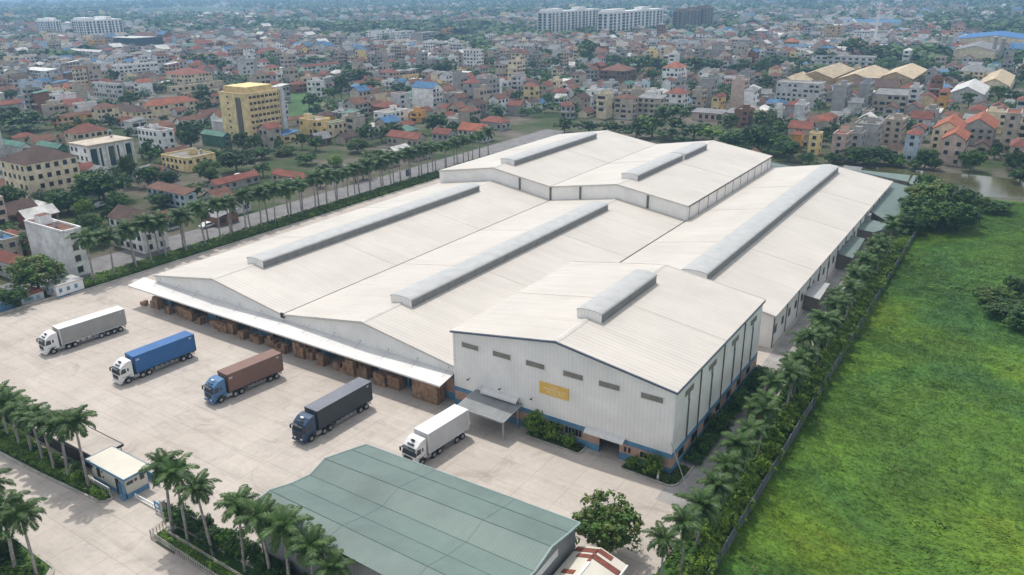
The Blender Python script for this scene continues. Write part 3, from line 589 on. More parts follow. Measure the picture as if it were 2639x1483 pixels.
# right boundary fence of upright panels
for k in range(40):
    y = -34+k*4.0; b = MB()
    b.box(-.05, 0, 0, .05, 3.86, .35)
    for j in range(12): b.box(-.03, .05+j*.32, .35, .03, .27+j*.32, 1.55)
    b.box(-.04, 0, 1.5, .04, 3.86, 1.6); b.box(-.11, 3.82, 0, .11, 4.0, 1.75)
    if k == 0: fme = b.mesh('fence_panel', M['fence'])
FN = thing('boundary_fence', 'long grey panelled fence between the shrubs and the green meadow', 'fence', (114.6, -34, 0))
for k in range(40): o = link('fence_panel', fme, FN, (0, k*4.0, 0))

# left boundary huts
def hut(x, y, w_, d_, h, wall, roof, label, win=3):
    t = thing('yard_hut', label, 'hut', (x, y, 0)); b = MB(); b.box(0, 0, 0, w_, d_, h); b.build('wall', M[wall], t); b = MB(); b.box(-.15, -.15, h+.003, w_+.15, d_+.15, h+.14); b.build('roof', M[roof], t)
    for k in range(win): b = MB(); yy = .5+k*(d_-.8)/max(1, win); b.box(w_+.003, yy, h*.4, w_+.05, yy+.6, h*.75); b.build('window', M['blue'], t)
    for k in range(2): b = MB(); b.box(.4+k*w_*.5, -.05, .9, .9+k*w_*.5, -.003, 1.7); b.build('window', M['blue'], t)
    b = MB(); b.box(w_+.003, -.003, 0, w_+.03, d_, .3); b.build('base', M['blue'], t); return t
hut(-24.1, -8.9, 4.0, 5.4, 2.3, 'white', 'vent_grey', 'white hut with blue base at the left edge of the yard')
hut(-24.4, -15.0, 3.2, 4.2, 1.9, 'vent_grey', 'rust', 'grey shed with blue shutters under the palm at the left yard edge')
hut(-25.2, -21.0, 3.6, 4.8, 2.0, 'blue', 'vent_grey', 'blue walled shed cut by the left picture edge')
b = MB(); b.box(-.1, 0, 0, .1, 30, .5); tag(b.build('boundary_wall', M['concrete'], loc=(-20.5, -36, 0)), 'low concrete wall along the left edge of the yard', 'wall')

# ------------------------------------------------------------------ lorries
def paint(name, col): return mat(name, col, .35, .04, .6, spec=.5)
PW = paint('lorry_white', (.72, .72, .71)); PB = paint('lorry_blue', (.06, .17, .33)); PN = paint('lorry_navy', (.022, .05, .11))
def box_mat(name, col): return mat(name, col, .55, .06, .5, stripes=((0, 1, 0), .42, .10, .2))
def wheel(parent, x, y, r=.48, wd=.3, name='wheel'):
    s = 1 if x > 0 else -1; b = MB(); n = 16
    b.prism([(y+r*math.cos(2*math.pi*k/n), r+r*math.sin(2*math.pi*k/n)) for k in range(n)], 'x', x-wd*s, x); o = b.build(name, M['rubber'], parent)
    b = MB(); b.prism([(y+r*.55*math.cos(2*math.pi*k/12), r+r*.55*math.sin(2*math.pi*k/12)) for k in range(12)], 'x', x-.02*s, x+.015*s); b.build('rim', M['rim'], o)
def lorry(label, x_right, y_front, y_box0, y_box1, yaw, cabm, boxm, roofm, container=False, rear_axles=3, hb=3.95):
    W_ = 2.42; L_ = y_box1-y_front; hw = W_/2
    t = thing('lorry', label, 'lorry', (x_right-hw, y_front, 0), R(yaw), 'lorries parked in the yard')
    cl = y_box0-y_front; ce = cl-.35; cw = hw-.04
    b = MB()      # cab shell: side outline extruded, with chamfered flanks
    prof = [(.10, .55), (.0, .95), (.03, 1.75), (.42, 2.80), (.62, 2.98), (1.25, 3.42), (1.75, 3.55), (ce, 3.55), (ce, .85), (1.75, .85), (1.62, 1.12), (.95, 1.12), (.62, .75), (.5, .55)]
    b.prism(prof, 'x', -cw, cw); b.build('cab', cabm, t, bevel=.07)
    g = MB(); g.poly([(-cw+.12, .038, 1.82), (cw-.12, .038, 1.82), (cw-.2, .40, 2.74), (-cw+.2, .40, 2.74)]); g.v = [(x, y-.035, z) for x, y, z in g.v]; g.build('windscreen', M['glass'], t)
    for s in (1, -1):
        g = MB(); X = s*(cw+.012); g.poly([(X, .28, 1.85), (X, 1.15, 1.85), (X, 1.15, 2.55), (X, .52, 2.6)]); g.poly([(X, 1.35, 2.0), (X, 1.6, 2.0), (X, 1.6, 2.5), (X, 1.35, 2.5)]); g.build('side_window', M['glass'], t)
        g = MB(); g.box(s*cw-.0+(.02 if s > 0 else -.24), -.05, 1.95, s*cw+(.24 if s > 0 else -.02), .08, 2.5); g.build('mirror', M['dark'], t)
        g = MB(); g.box(s*.62-.2, -.05, .72, s*.62+.2, .03, .92); g.build('headlight', M['white'], t)
        g = MB(); g.prism([(.75+.6*math.cos(R(a)), .55+.62*math.sin(R(a))) for a in range(0, 181, 20)] + [(.75+.52*math.cos(R(a)), .55+.54*math.sin(R(a))) for a in range(180, -1, -20)], 'x', s*cw-.02*s, s*(cw+.05)); g.v = [(x, y+.55, z) for x, y, z in g.v]; g.build('wheel_arch', M['dark'], t)
        g = MB(); g.box(s*(cw+.005), .95-.4, 1.25, s*(cw+.03), 1.9, 1.3); g.build('door_trim', M['dark'], t)
    g = MB(); g.box(-.75, -.03, 1.0, .75, .05, 1.62); g.build('grille', M['dark'], t)
    g = MB(); g.box(-cw, -.1, .35, cw, .3, .68); g.build('bumper', cabm, t, bevel=.04)
    g = MB(); g.box(-.55, .5, 3.02, .55, .72, 3.12); g.box(-cw+.1, -.12, 2.66, cw-.1, .32, 2.72); g.build('sun_visor', M['glass'], t)
    g = MB(); g.box(-.25, .9, 3.32, .25, 1.15, 3.52); g.build('roof_marker', M['white'] if cabm is not PW else M['dark'], t)
    c0 = cl+.0; c = MB(); c.box(-.5, 1.6, .75, .5, L_-.15, 1.0); c.box(-hw+.12, c0+.2, .95, hw-.12, L_-.1, 1.13)
    for k in range(6): yy = c0+3.1+k*(L_-c0-6)/5; c.box(-hw+.08, yy, .55, hw-.08, yy+.07, .95)
    c.build('chassis', M['dark'], t)
    for s in (1, -1):
        g = MB(); g.box(s*(hw-.08), c0+3.0, .5, s*(hw-.12), L_-3.2 if L_ > 11 else L_-2.3, .62); g.box(s*(hw-.08), c0+3.0, .75, s*(hw-.12), L_-3.2 if L_ > 11 else L_-2.3, .87); g.build('side_guard', M['steel'], t)
        g = MB(); g.box(s*(hw-.55), 2.15, .5, s*(hw-.08), min(3.1, c0+.5), .98); g.build('fuel_tank', M['steel'], t)
    b = MB(); z0 = 1.15; b.box(-hw, c0, z0, hw, L_, hb-.03, 0); bo = b.build('trailer_box', boxm, t)
    b = MB(); b.box(-hw-.015, c0-.015, hb-.03, hw+.015, L_+.015, hb+.03); b.build('roof_panel', roofm, bo)
    b = MB()
    for X in (-hw-.02, hw-.06):
        for Y in (c0-.02, L_-.08): b.box(X, Y, z0-.02, X+.08, Y+.1, hb-.035)
    b.box(-hw-.02, c0, z0-.06, hw+.02, L_, z0-.003); b.build('corner_rails', M['white'] if boxm in (BM['grey'], BM['white']) else M['dark'], bo)
    b = MB(); b.box(hw+.003, L_-1.0, hb-.55, hw+.02, L_-.6, hb-.3); 
    if container: b.box(hw+.003, c0+.3, hb-.8, hw+.02, c0+.85, hb-.5)
    b.build('marking', M['pale_mark'], bo)
    for s in (1, -1):
        wheel(t, s*(hw-.06), 1.28)
        for yy in (c0+1.0, c0+2.05) if L_ > 10 else (c0+1.0,): wheel(t, s*(hw-.04), yy)
        for k in range(rear_axles): wheel(t, s*(hw-.04), L_-1.25-k*1.12)
    b = MB(); b.box(-hw+.1, L_-.35, .45, hw-.1, L_-.28, .6); b.box(-hw+.1, L_-.3, .7, -hw+.5, L_-.26, .95); b.box(hw-.5, L_-.3, .7, hw-.1, L_-.26, .95); b.build('rear_bumper', M['white'], t)
    return t
M['pale_mark'] = mat('pale_marking', (.5, .52, .54), .6, .1)
BM = {'grey': box_mat('curtain_grey', (.34, .335, .32)), 'blue': box_mat('container_blue', (.035, .13, .33)), 'brown': box_mat('container_brown', (.20, .115, .09)), 'dark': box_mat('curtain_charcoal', (.05, .058, .065)), 'white': box_mat('box_white', (.60, .60, .61))}
LG = mat('roof_pale', (.68, .68, .66), .5, .05); LD = mat('roof_slate', (.16, .17, .20), .5, .08)
lorry('white lorry with long grey curtain trailer and pale roof, furthest left of the five', 4.85, -24.0, -21.3, -10.2, -4.6, PW, BM['grey'], LG, rear_axles=4)
lorry('white lorry carrying a bright blue container', 25.15, -23.4, -20.8, -10.5, -3.0, PW, BM['blue'], BM['blue'], True, 2)
lorry('blue cab lorry carrying a brown container', 42.25, -19.6, -17.0, -7.6, -6.0, PB, BM['brown'], BM['brown'], True, 2)
lorry('navy blue cab lorry with charcoal trailer', 61.35, -20.0, -17.45, -7.3, -1.2, PN, BM['dark'], LD, rear_axles=2)
lorry('white lorry with white box body backed up to the porch canopy', 77.2, -16.4, -13.9, -6.2, -4.5, PW, BM['white'], PW, rear_axles=2)

# ------------------------------------------------------------------ cartons stacked under the dock canopy
cb = MB(); cb.box(-.37, -.3, .0, .37, .3, .66, 0)
for zz in (.16, .34, .52): cb.box(-.375, -.305, zz-.012, .375, .305, zz+.012, 1)
cb.box(-.375, -.06, .0, -.371, .06, .66, 1); cb.box(.371, -.06, 0, .375, .06, .66, 1)
M['tape'] = mat('carton_seam', (.16, .09, .05), .8)
CARTON = cb.mesh('carton', [M['carton'], M['tape']]); NC = 0
rs = random.Random(11)
def carton(x, y, z, rz, lab, grp):
    o = link('carton', CARTON, None, (x, y, z), rz); tag(o, lab, 'carton', grp)
HOR = ['left end', 'second from left', 'third from left', 'fourth from left', 'fifth from left', 'right end']
VER = ['bottom layer', 'second layer', 'third layer', 'fourth layer', 'fifth layer', 'top layer']
for i in range(6):
    for k in range(5):
        for j in range(3):
            if 0 < i < 5 and j == 1 and k < 4: continue
            dep = ['front', 'middle', 'back'][j]
            carton(65.15+i*.765+rs.uniform(-.02, .02), -2.0+j*.64+rs.uniform(-.02, .02), k*.672, rs.uniform(-.03, .03), f'carton in the big dock stack, {VER[k]}, {HOR[i]}, {dep} row', 'cartons in the big stack by the porch')
piles = [(5.2, -2.1, 2, 2, 'short pile two columns in from the far left'), (14.2, -2.0, 2, 2, 'low pile before the second dock opening'), (26.0, -2.1, 2, 2, 'low pile right of the first gable centre'), (35.6, -2.2, 3, 2, 'low pile below the roof valley'), (45.2, -2.0, 2, 3, 'narrow pile right of the brown container'), (-2.6, -2.0, 2, 1, 'loose pile left of the first dock column'), (.3, -1.7, 3, 3, 'pile at the far left end of the dock'), (8.4, -1.6, 3, 3, 'second pile from the far left of the dock'), (10.9, -1.9, 3, 3, 'pile beside the second pile at the far left dock'), (18.0, -1.6, 3, 2, 'low pile behind the white and grey lorry rear'), (20.6, -2.0, 3, 3, 'pile left of the first gable centre'), (22.9, -1.7, 2, 3, 'narrow pile under the first gable centre'), (29.0, -1.9, 3, 2, 'low pile facing the blue container'), (32.4, -1.6, 3, 3, 'pile right of the blue container'), (39.8, -1.9, 3, 4, 'tall pile behind the brown container'), (42.1, -1.4, 2, 3, 'short pile behind the brown container'), (48.6, -1.8, 3, 2, 'tumbled pile left of the charcoal trailer'), (51.0, -2.0, 3, 4, 'tall pile left of the charcoal trailer'), (53.3, -1.5, 3, 3, 'pile just left of the charcoal trailer'), (57.4, -2.0, 3, 3, 'pile right behind the charcoal trailer'), (59.9, -1.6, 3, 3, 'pile right of the charcoal trailer')]
for px_, py_, ni, nk, lab in piles:
    cols = ['left', 'middle', 'right']
    for k in range(nk):
        for i in range(ni):
            for j in range(2):
                if k == nk-1 and rs.random() < .35: continue
                carton(px_+i*.78+rs.uniform(-.05, .05), py_+j*.66+rs.uniform(-.04, .04), k*.668, rs.uniform(-.08, .08), f'carton, {lab}, {VER[k]}, {cols[i if ni > 1 else 1]}, {"back" if j else "front"}', 'cartons in the '+lab)

# ------------------------------------------------------------------ vegetation meshes
def leafquad(b, c, nrm, s, rnd, m=0, asp=.55):
    nrm = nrm.normalized(); u = nrm.cross(Vector((rnd.uniform(-1, 1), rnd.uniform(-1, 1), rnd.uniform(-1, 1)))).normalized(); v = nrm.cross(u)
    b.poly([c-u*s, c-v*s*asp, c+u*s, c+v*s*asp], m)
def crown(seed, rx, rz, n_cl, n_leaf, ls, mats, squash=1.0, asp=.55, lobes=6):
    rnd = random.Random(seed); b = MB()
    ll = [(Vector((rnd.uniform(-.55, .55)*rx, rnd.uniform(-.55, .55)*rx, rnd.uniform(-.25, .5)*rz)), rnd.uniform(.45, .72)) for _ in range(lobes)]
    for i in range(n_cl):
        lc, lr = rnd.choice(ll); d = Vector((rnd.gauss(0, 1), rnd.gauss(0, 1), rnd.gauss(.25, .8))).normalized()
        cc = lc + Vector((d.x*rx, d.y*rx, d.z*rz))*lr*rnd.uniform(.72, 1.03); cr = rx*rnd.uniform(.13, .24); mi = rnd.randrange(len(mats))
        for k in range(n_leaf):
            e = Vector((rnd.gauss(0, 1), rnd.gauss(0, 1), rnd.gauss(.2, .8))).normalized(); p = cc+e*cr*rnd.uniform(.5, 1.05)
            leafquad(b, p, e+Vector((rnd.uniform(-.5, .5), rnd.uniform(-.5, .5), rnd.uniform(0, .6))), ls*rnd.uniform(.6, 1.3), rnd, mi, asp)
    return b.mesh('crown', mats)
def trunk_mesh(seed, h, r, spread):
    rnd = random.Random(seed); b = MB(); b.tube([(0, 0, -.1), (.05*h*rnd.uniform(-1, 1), .05*h*rnd.uniform(-1, 1), h*.55), (0, 0, h*.9)], [r, r*.75, r*.5], 7)
    for k in range(5):
        a = k*1.26+rnd.random(); z = h*rnd.uniform(.45, .8); b.tube([(0, 0, z), (spread*.35*math.cos(a), spread*.35*math.sin(a), z+h*.25), (spread*.7*math.cos(a), spread*.7*math.sin(a), z+h*.45)], [r*.5, r*.3, r*.12], 5)
    return b.mesh('trunk', M['bark'])
# unit trees: crown radius 1, total height about 2.1
PAL = {'dark': [M['leaf_dark'], M['leaf_dark'], M['leaf_mid']], 'mid': [M['leaf_mid'], M['leaf_mid'], M['leaf_dark']], 'olive': [M['leaf_olive'], M['leaf_mid']], 'lime': [M['leaf_lime'], M['leaf_mid'], M['leaf_lime']]}
CR = {k: [crown(10*i+j, 1.0, .95, 190, 30, .072, PAL[k], lobes=13) for j in range(3)] for i, k in enumerate(PAL)}
CRF = {k: [crown(70+10*i+j, 1.0, .95, 46, 12, .14, PAL[k]) for j in range(3)] for i, k in enumerate(PAL)}
TR = [trunk_mesh(i, 1.15, .07, .9) for i in range(3)]
SH = [crown(200+i, 1.0, .9, 90, 24, .1, [M['hedge_leaf'], M['leaf_lime'], M['leaf_lime']], lobes=6) for i in range(3)]
def tree(x, y, r, h, kind, label, group, far=False, name='broadleaf_tree', cat='tree', rnd=random):
    t = thing(name, label, cat, (x, y, 0), rnd.uniform(0, 6.28), group); i = rnd.randrange(3)
    hz_ = h/2.05
    link('crown', (CRF if far else CR)[kind][i], t, (0, 0, h-hz_*.98), 0, (r, r, hz_*rnd.uniform(.92, 1.08)))
    link('trunk', TR[i], t, (0, 0, 0), 0, (r, r, h/1.9)); return t
# royal palm: fronds with paired leaflets
def palm_crown(seed, nf=20, L_=3.3, nl=24):
    rnd = random.Random(seed); b = MB()
    for f in range(nf):
        az = f*2.39996+rnd.uniform(-.2, .2); q = (f+.5)/nf; el = R(84-88*q+rnd.uniform(-8, 8)); Lf = L_*rnd.uniform(.85, 1.1)*(.72+.28*math.sin(math.pi*min(1, q+.15)))
        pts = []; p = Vector((0, 0, 0)); n_ = nl; e = el
        for s in range(n_+1):
            pts.append(p.copy()); e -= R(rnd.uniform(2.4, 4.0)+1.5*q); e = max(e, R(-86)); p = p+Vector((math.cos(az)*math.cos(e), math.sin(az)*math.cos(e), math.sin(e)))*(Lf/n_)
        side = Vector((-math.sin(az), math.cos(az), 0))
        for s in range(n_):
            a, c = pts[s], pts[s+1]; wd = .035*(1-s/n_)+.01; b.poly([a-side*wd, a+side*wd, c+side*wd*.9, c-side*wd*.9], 1)
            if s < 2: continue
            d = (c-a).normalized(); up_ = side.cross(d)*-1; t_ = s/n_; ll = .78*math.sin(math.pi*min(1, (t_*.85+.13)))**.7*rnd.uniform(.8, 1.15)
            for sg_ in (1, -1):
                for w2 in (0, .34, .67):
                    o_ = a+(c-a)*w2; dirv = (side*sg_*rnd.uniform(.75, 1)+d*.55+Vector((0, 0, rnd.uniform(-.65, .15)))).normalized(); tip = o_+dirv*ll; mid = o_+dirv*ll*.5+Vector((0, 0, .05*ll)); wv = d*.062
                    b.poly([o_-wv*.5, mid-wv, tip+Vector((0, 0, -.14*ll)), mid+wv], 3 if q > .95 and seed % 2 else 0)
    for k in range(3): b.tube([(0, 0, 0), (.05*k-.05, .04, .9), (.1*k-.1, .1, 1.6)], [.06, .035, .01], 4, 2)
    return b.mesh('crown', [M['frond'], M['leaf_mid'], M['crownshaft'], M['dead_frond']])
PC = [palm_crown(i) for i in range(5)]
def palm_trunk(h):
    b = MB(); b.tube([(0, 0, -.1), (0, 0, .4), (.04, 0, h*.4), (0, .03, h*.8), (0, 0, h)], [.23, .19, .17, .15, .13], 9); return b.mesh('trunk', M['palm_trunk'], True)
PT = palm_trunk(6.0)
b = MB(); b.tube([(0, 0, -.05), (0, 0, .5), (0, 0, 1.15)], [.15, .17, .09], 8); PSH = b.mesh('crownshaft', M['crownshaft'], True)
prn = random.Random(21)
def palm(x, y, h, label, group, s=1.0):
    t = thing('royal_palm', label, 'palm tree', (x, y, 0), prn.uniform(0, 6.28), group); s *= prn.uniform(.88, 1.1); t.rotation_euler = (prn.uniform(-.05, .05), prn.uniform(-.05, .05), prn.uniform(0, 6.28))
    th = h-1.0; link('trunk', PT, t, (0, 0, 0), 0, (s, s, th/6.0)); link('crownshaft', PSH, t, (0, 0, th), 0, s); link('crown', PC[prn.randrange(5)], t, (0, 0, h), prn.uniform(0, 6), s*prn.uniform(.92, 1.08)); return t
# left hedge row, near to far
ys = [-.2, 4.0, 9.3, 13.2, 17.0, 22.0, 27.5, 31.6, 35.0, 39.5, 44.3, 49.0, 53.6, 58.2, 63.5, 68.0, 71.5, 76.2, 81, 85.6, 90.6, 94.6, 99, 103.5, 108, 112, 116.5, 121, 126, 131, 136, 141, 146]
for i, y in enumerate(ys): palm(-22.6+prn.uniform(-.3, .3)-min(3.2, y*.04), y+.3, prn.uniform(8.4, 9.6) if y < 45 else prn.uniform(7.8, 9.0), f'royal palm in the left hedge row beside the warehouses, {ordw(i+1)} from near end', 'palms in the left hedge row', 1.16)
for i in range(22): palm(-27.4-i*.07+prn.uniform(-.3, .3), 12+i*6.3+prn.uniform(-1.2, 1.2), prn.uniform(6.8, 8.0), f'royal palm on the road side of the left hedge row, {ordw(i+1)} from near end', 'palms along the left road', 1.05)
for i, (x, y, h) in enumerate(((26.5, -40.3, 6.4), (30.0, -40.6, 6.6), (32.9, -40.5, 6.6), (36.0, -40.7, 7.0), (39.3, -41.0, 7.2), (42.2, -40.8, 7.6), (46.5, -40.7, 9.2))):
    palm(x, y, h, ['royal palm at the far left edge of the front bed', 'royal palm, second from the left edge in the front bed', 'royal palm, third from the left edge in the front bed', 'royal palm in the front bed, fourth from the left edge', 'royal palm two left of the one beside the gatehouse', 'royal palm between the dark fence and kerb, next left of the gatehouse palm', 'tall royal palm directly in front of the left gatehouse corner'][i], 'palms in the front bed left of the gatehouse', .9)
for i, (x, y, h) in enumerate(((62.5, -40.4, 8.9), (65.1, -40.3, 8.8), (69.4, -40.3, 8.7), (74.0, -39.9, 7.9), (77.5, -39.4, 8.0), (80.6, -39.6, 8.1), (84.2, -39.9, 7.7), (87.6, -40.1, 6.9))):
    palm(x, y, h, f'royal palm in the bed in front of the green roofed hall, {ordw(i+1)} from the gate', 'palms in the bed before the green hall', .92)
for i, (x, y, h) in enumerate(((54.3, -53.0, 8.0), (57.0, -52.2, 7.8), (51.5, -54.5, 8.6), (49.0, -52.0, 8.4))):
    palm(x, y, h, ['royal palm at the lower left corner, second from right', 'royal palm at the lower left corner, nearest the road kerb', 'royal palm cut by the left picture edge at the bottom', 'royal palm at the far bottom left, mostly outside the picture'][i], 'palms in the bottom left bed', 1.0)
ry = [-20.5, -16.5, -11.4, -7.4, -3.2, 1.0, 4.8, 8.8, 12.6, 16.5, 20.5, 24, 27.5, 31, 34.5, 38, 41.5, 45.5, 50, 55, 58.5, 63, 67, 71, 76, 80, 85, 90, 95, 101, 107]
for i, y in enumerate(ry): palm(111.6+prn.uniform(-.5, .5), y, prn.uniform(5.4, 7.0), f'royal palm between side drive and grey fence, {ordw(i+1)} from the near end', 'palms along the right fence', .80)
for i in range(12):
    y = 14+i*7.8+prn.uniform(-1, 1); palm(109.9+prn.uniform(-.3, .3), y, prn.uniform(4.2, 5.6), f'short royal palm beside the side drive, {ordw(i+1)} from the near end', 'short palms beside the side drive', .72)
# shrubs by the right fence
for i in range(58):
    y = -30+i*2.45; s = prn.uniform(1.0, 1.4)
    t = thing('shrub', f'rounded green shrub against the grey fence, {ordw(i+1)} from the near end', 'shrub', (113.45+prn.uniform(-.3, .4), y, 0), prn.uniform(0, 6), 'shrubs along the right fence')
    link('foliage', SH[i % 3], t, (0, 0, .95*s), 0, (s*1.1, s*1.2, s*1.05))
for i in range(26):
    y = 1+i*4.1; s = prn.uniform(.7, 1.1)
    t = thing('shrub', f'dark shrub at the foot of the side drive palms, {ordw(i+1)} from the near end', 'shrub', (110.6+prn.uniform(-.4, .4), y, 0), prn.uniform(0, 6), 'shrubs at the foot of the side drive palms')
    link('foliage', CRF['mid'][i % 3], t, (0, 0, .7*s), 0, (s*1.1, s*1.1, s*1.1))
# ground-cover hedges: clump-leaf masses
def hedge(name, poly, h, label, n, mats=None, ls=.13, seed=1, kind=None):
    rnd = random.Random(seed); xs = [p[0] for p in poly]; ysp = [p[1] for p in poly]; b = MB(); k = 0
    ox, oy = sum(xs)/len(xs), sum(ysp)/len(ysp)
    while k < n:
        x, y = rnd.uniform(min(xs), max(xs)), rnd.uniform(min(ysp), max(ysp))
        if not inpoly(x, y, poly): continue
        k += 1; hh = h*(.55+.75*noise.noise(Vector((x*.9, y*.9, seed)))**2+.45*rnd.random()); cr = rnd.uniform(.22, .4); mi = rnd.randrange(3)
        for q in range(9):
            e = Vector((rnd.gauss(0, 1), rnd.gauss(0, 1), rnd.gauss(.6, .6))).normalized(); p = Vector((x-ox, y-oy, hh-.1))+e*cr*rnd.uniform(.4, 1); leafquad(b, p, e+Vector((0, 0, .5)), ls*rnd.uniform(.6, 1.3), rnd, mi)
    o = b.build(name, mats or [M['hedge_leaf'], M['leaf_mid'], M['hedge_leaf']], loc=(ox, oy, 0)); tag(o, label, 'hedge')
    if kind: o['kind'] = kind
    return o
hedge('hedge', [(-26.2, -8), (-20.4, -8), (-20.3, 40), (-26.2, 40)], .55, 'bright green clipped hedge strip under the left palms, near half', 5200, seed=2)
hedge('hedge', [(-26.2, 40), (-20.3, 40), (-20.2, 150), (-26.2, 150)], .6, 'green hedge strip under the left palms, far half', 5200, seed=3, ls=.2)
hedge('hedge', [(18, -42.6), (50, -41.2), (50, -40.1), (18, -38.5)], .55, 'bright green ground cover bed left of the gatehouse', 3600, seed=4)
hedge('hedge', [(61.4, -41.7), (96, -42.2), (96, -41.2), (61.4, -40.6)], .5, 'bright green ground cover along the road side of the palm bed', 1400, seed=5)
hedge('hedge', [(38, -51), (56.2, -51), (57.2, -52.4), (57.2, -62), (38, -62)], .9, 'dense green planting in the bottom left bed', 4200, [M['leaf_dark'], M['leaf_mid'], M['hedge_leaf']], .17, 6)
hedge('hedge', [(84.3, -2.1), (92, -2.2), (92.3, -.7), (84.3, -.7)], .35, 'low planting along the front of the white hall, left of the door', 620, [M['leaf_dark'], M['leaf_mid'], M['leaf_olive']], .1, 7)
hedge('hedge', [(98.6, -2.2), (104.5, -2.3), (105.6, -1.4), (105.7, 2), (104.4, 2), (104.4, -.7), (98.6, -.7)], .35, 'low planting around the corner of the white hall, right of the door', 620, [M['leaf_dark'], M['leaf_mid'], M['leaf_olive']], .1, 8)
hedge('hedge', [(109.8, -31), (114.3, -31), (114.3, 120), (109.8, 120)], .45, 'undergrowth below the palms along the right fence', 5600, [M['leaf_mid'], M['hedge_leaf'], M['leaf_mid']], .17, 9)
hedge('hedge', [(104.5, 3), (106.6, 3), (106.4, 33), (104.5, 33)], .9, 'dark planting strip along the side wall of the white hall', 1500, [M['leaf_dark'], M['leaf_mid'], M['leaf_dark']], .16, 10)
for i, (x, y, r, h, lab) in enumerate(((85.4, -1.5, 1.45, 3.3, 'large leafy bush beside the porch canopy'), (88.2, -1.6, 1.2, 2.7, 'round bush midway between the porch and hall door'), (90.6, -1.7, .85, 1.9, 'small bush just left of the hall door'), (102.3, -1.7, 1.25, 2.8, 'round bush by the corner of the white hall'), (99.6, -1.5, .85, 1.4, 'low dark bush just right of the hall door'), (84.2, -1.0, .7, 2.0, 'bush behind the porch post'), (106.0, 6, 1.2, 2.6, 'bush beside the white hall side wall, nearest the corner'), (106.2, 12, 1.4, 3.0, 'bush beside the white hall side wall, second along'), (106.5, 19, 1.6, 3.4, 'large bush midway along the white hall side wall'), (106.4, 26, 1.4, 3.2, 'bush beside the far part of the white hall side wall'))):
    tree(x, y, r, h, 'lime' if i < 6 else 'mid', lab, 'bushes around the white hall', name='bush', cat='bush')
tree(103.9, -17.8, 3.4, 6.2, 'olive', 'large spreading olive green tree beside the green roofed hall', None)
brn = random.Random(5)
for i in range(26):
    x = 61.5+i*1.45; tree(x, -38.9+brn.uniform(-.5, .3) if x < 73.5 else -39.0+brn.uniform(-.3, .3), brn.uniform(.9, 1.3), brn.uniform(1.9, 2.9), brn.choice(['dark', 'mid', 'dark']), f'leafy bush behind the palm bed railing, {ordw(i+1)} from the gate', 'bushes behind the palm bed railing', name='bush', cat='bush', rnd=brn)
for i in range(12):
    x = 19+i*2.3; tree(x, -40+brn.uniform(-.6, .6), brn.uniform(.6, .95), brn.uniform(1.2, 1.9), brn.choice(['dark', 'mid', 'lime']), f'shrub among the front left palms, {ordw(i+1)} from the left edge', 'shrubs among the front left palms', name='bush', cat='bush', rnd=brn)
for i in range(14):
    x = 45+brn.uniform(0, 11); y = -52-brn.uniform(0, 6); tree(x, y, brn.uniform(1.0, 1.5), brn.uniform(2, 3.4), brn.choice(['dark', 'mid']), f'bush in the bottom left bed, {ordw(i+1)} from the road kerb', 'bushes in the bottom left bed', name='bush', cat='bush', rnd=brn)
# meadow grass: clumps of leaning blades, one mass nobody could count
grn = random.Random(9); b = MB(); cnt = 0
while cnt < 185000:
    v = grn.random()**1.15; x = 115.0+112*grn.random()**1.3; y = -48+214*v; cnt += 1
    q = pr((x, y, .3))
    if not (-60 < q[0] < 3300 and 380 < q[1] < 1900): continue
    clump = noise.noise(Vector((x*.35, y*.35, 7))); z = mz(x, y); d = math.hypot(x-CAM.x, y-CAM.y)
    s = (.10+.12*grn.random())*(1+1.0*max(0, clump))*(1+d/170)
    az = 2.4+2.2*noise.noise(Vector((x*.04, y*.04, 1)))+grn.uniform(-.8, .8); dv = Vector((math.cos(az), math.sin(az), 0)); sv = Vector((-dv.y, dv.x, 0)); p = Vector((x, y, z-.02)); hg = s*grn.uniform(.25, .6)
    b.poly([p-sv*s*.22, p+sv*s*.22, p+dv*s*.8+sv*s*.16+Vector((0, 0, hg)), p+dv*s*.8-sv*s*.16+Vector((0, 0, hg))], 0); b.poly([p+dv*s*.8-sv*s*.16+Vector((0, 0, hg)), p+dv*s*.8+sv*s*.16+Vector((0, 0, hg)), p+dv*s*1.9+Vector((0, 0, hg*.75))], 0)
for k in range(1500):      # taller weeds in drifts
    x = 115.6+100*grn.random()**1.1; y = -45+208*grn.random(); n1 = noise.noise(Vector((x*.045, y*.04, 21)))+.3*max(0, (x-150)/60)
    if n1 < .12: continue
    r = grn.uniform(.25, .7)*(1+n1); z = mz(x, y); mi = grn.choice((1, 1, 2, 3))
    for q in range(16):
        e = Vector((grn.gauss(0, 1), grn.gauss(0, 1), abs(grn.gauss(.5, .7)))).normalized(); leafquad(b, Vector((x, y, z))+Vector((e.x*r, e.y*r, e.z*r*.8)), e+Vector((0, 0, .5)), .17*grn.uniform(.6, 1.5), grn, mi)
gt_ = b.build('meadow_grass', [M['tuft'], M['leaf_mid'], M['leaf_lime'], M['leaf_olive']]); tag(gt_, 'long leaning green grass and weeds covering the meadow', 'grass', kind='stuff')

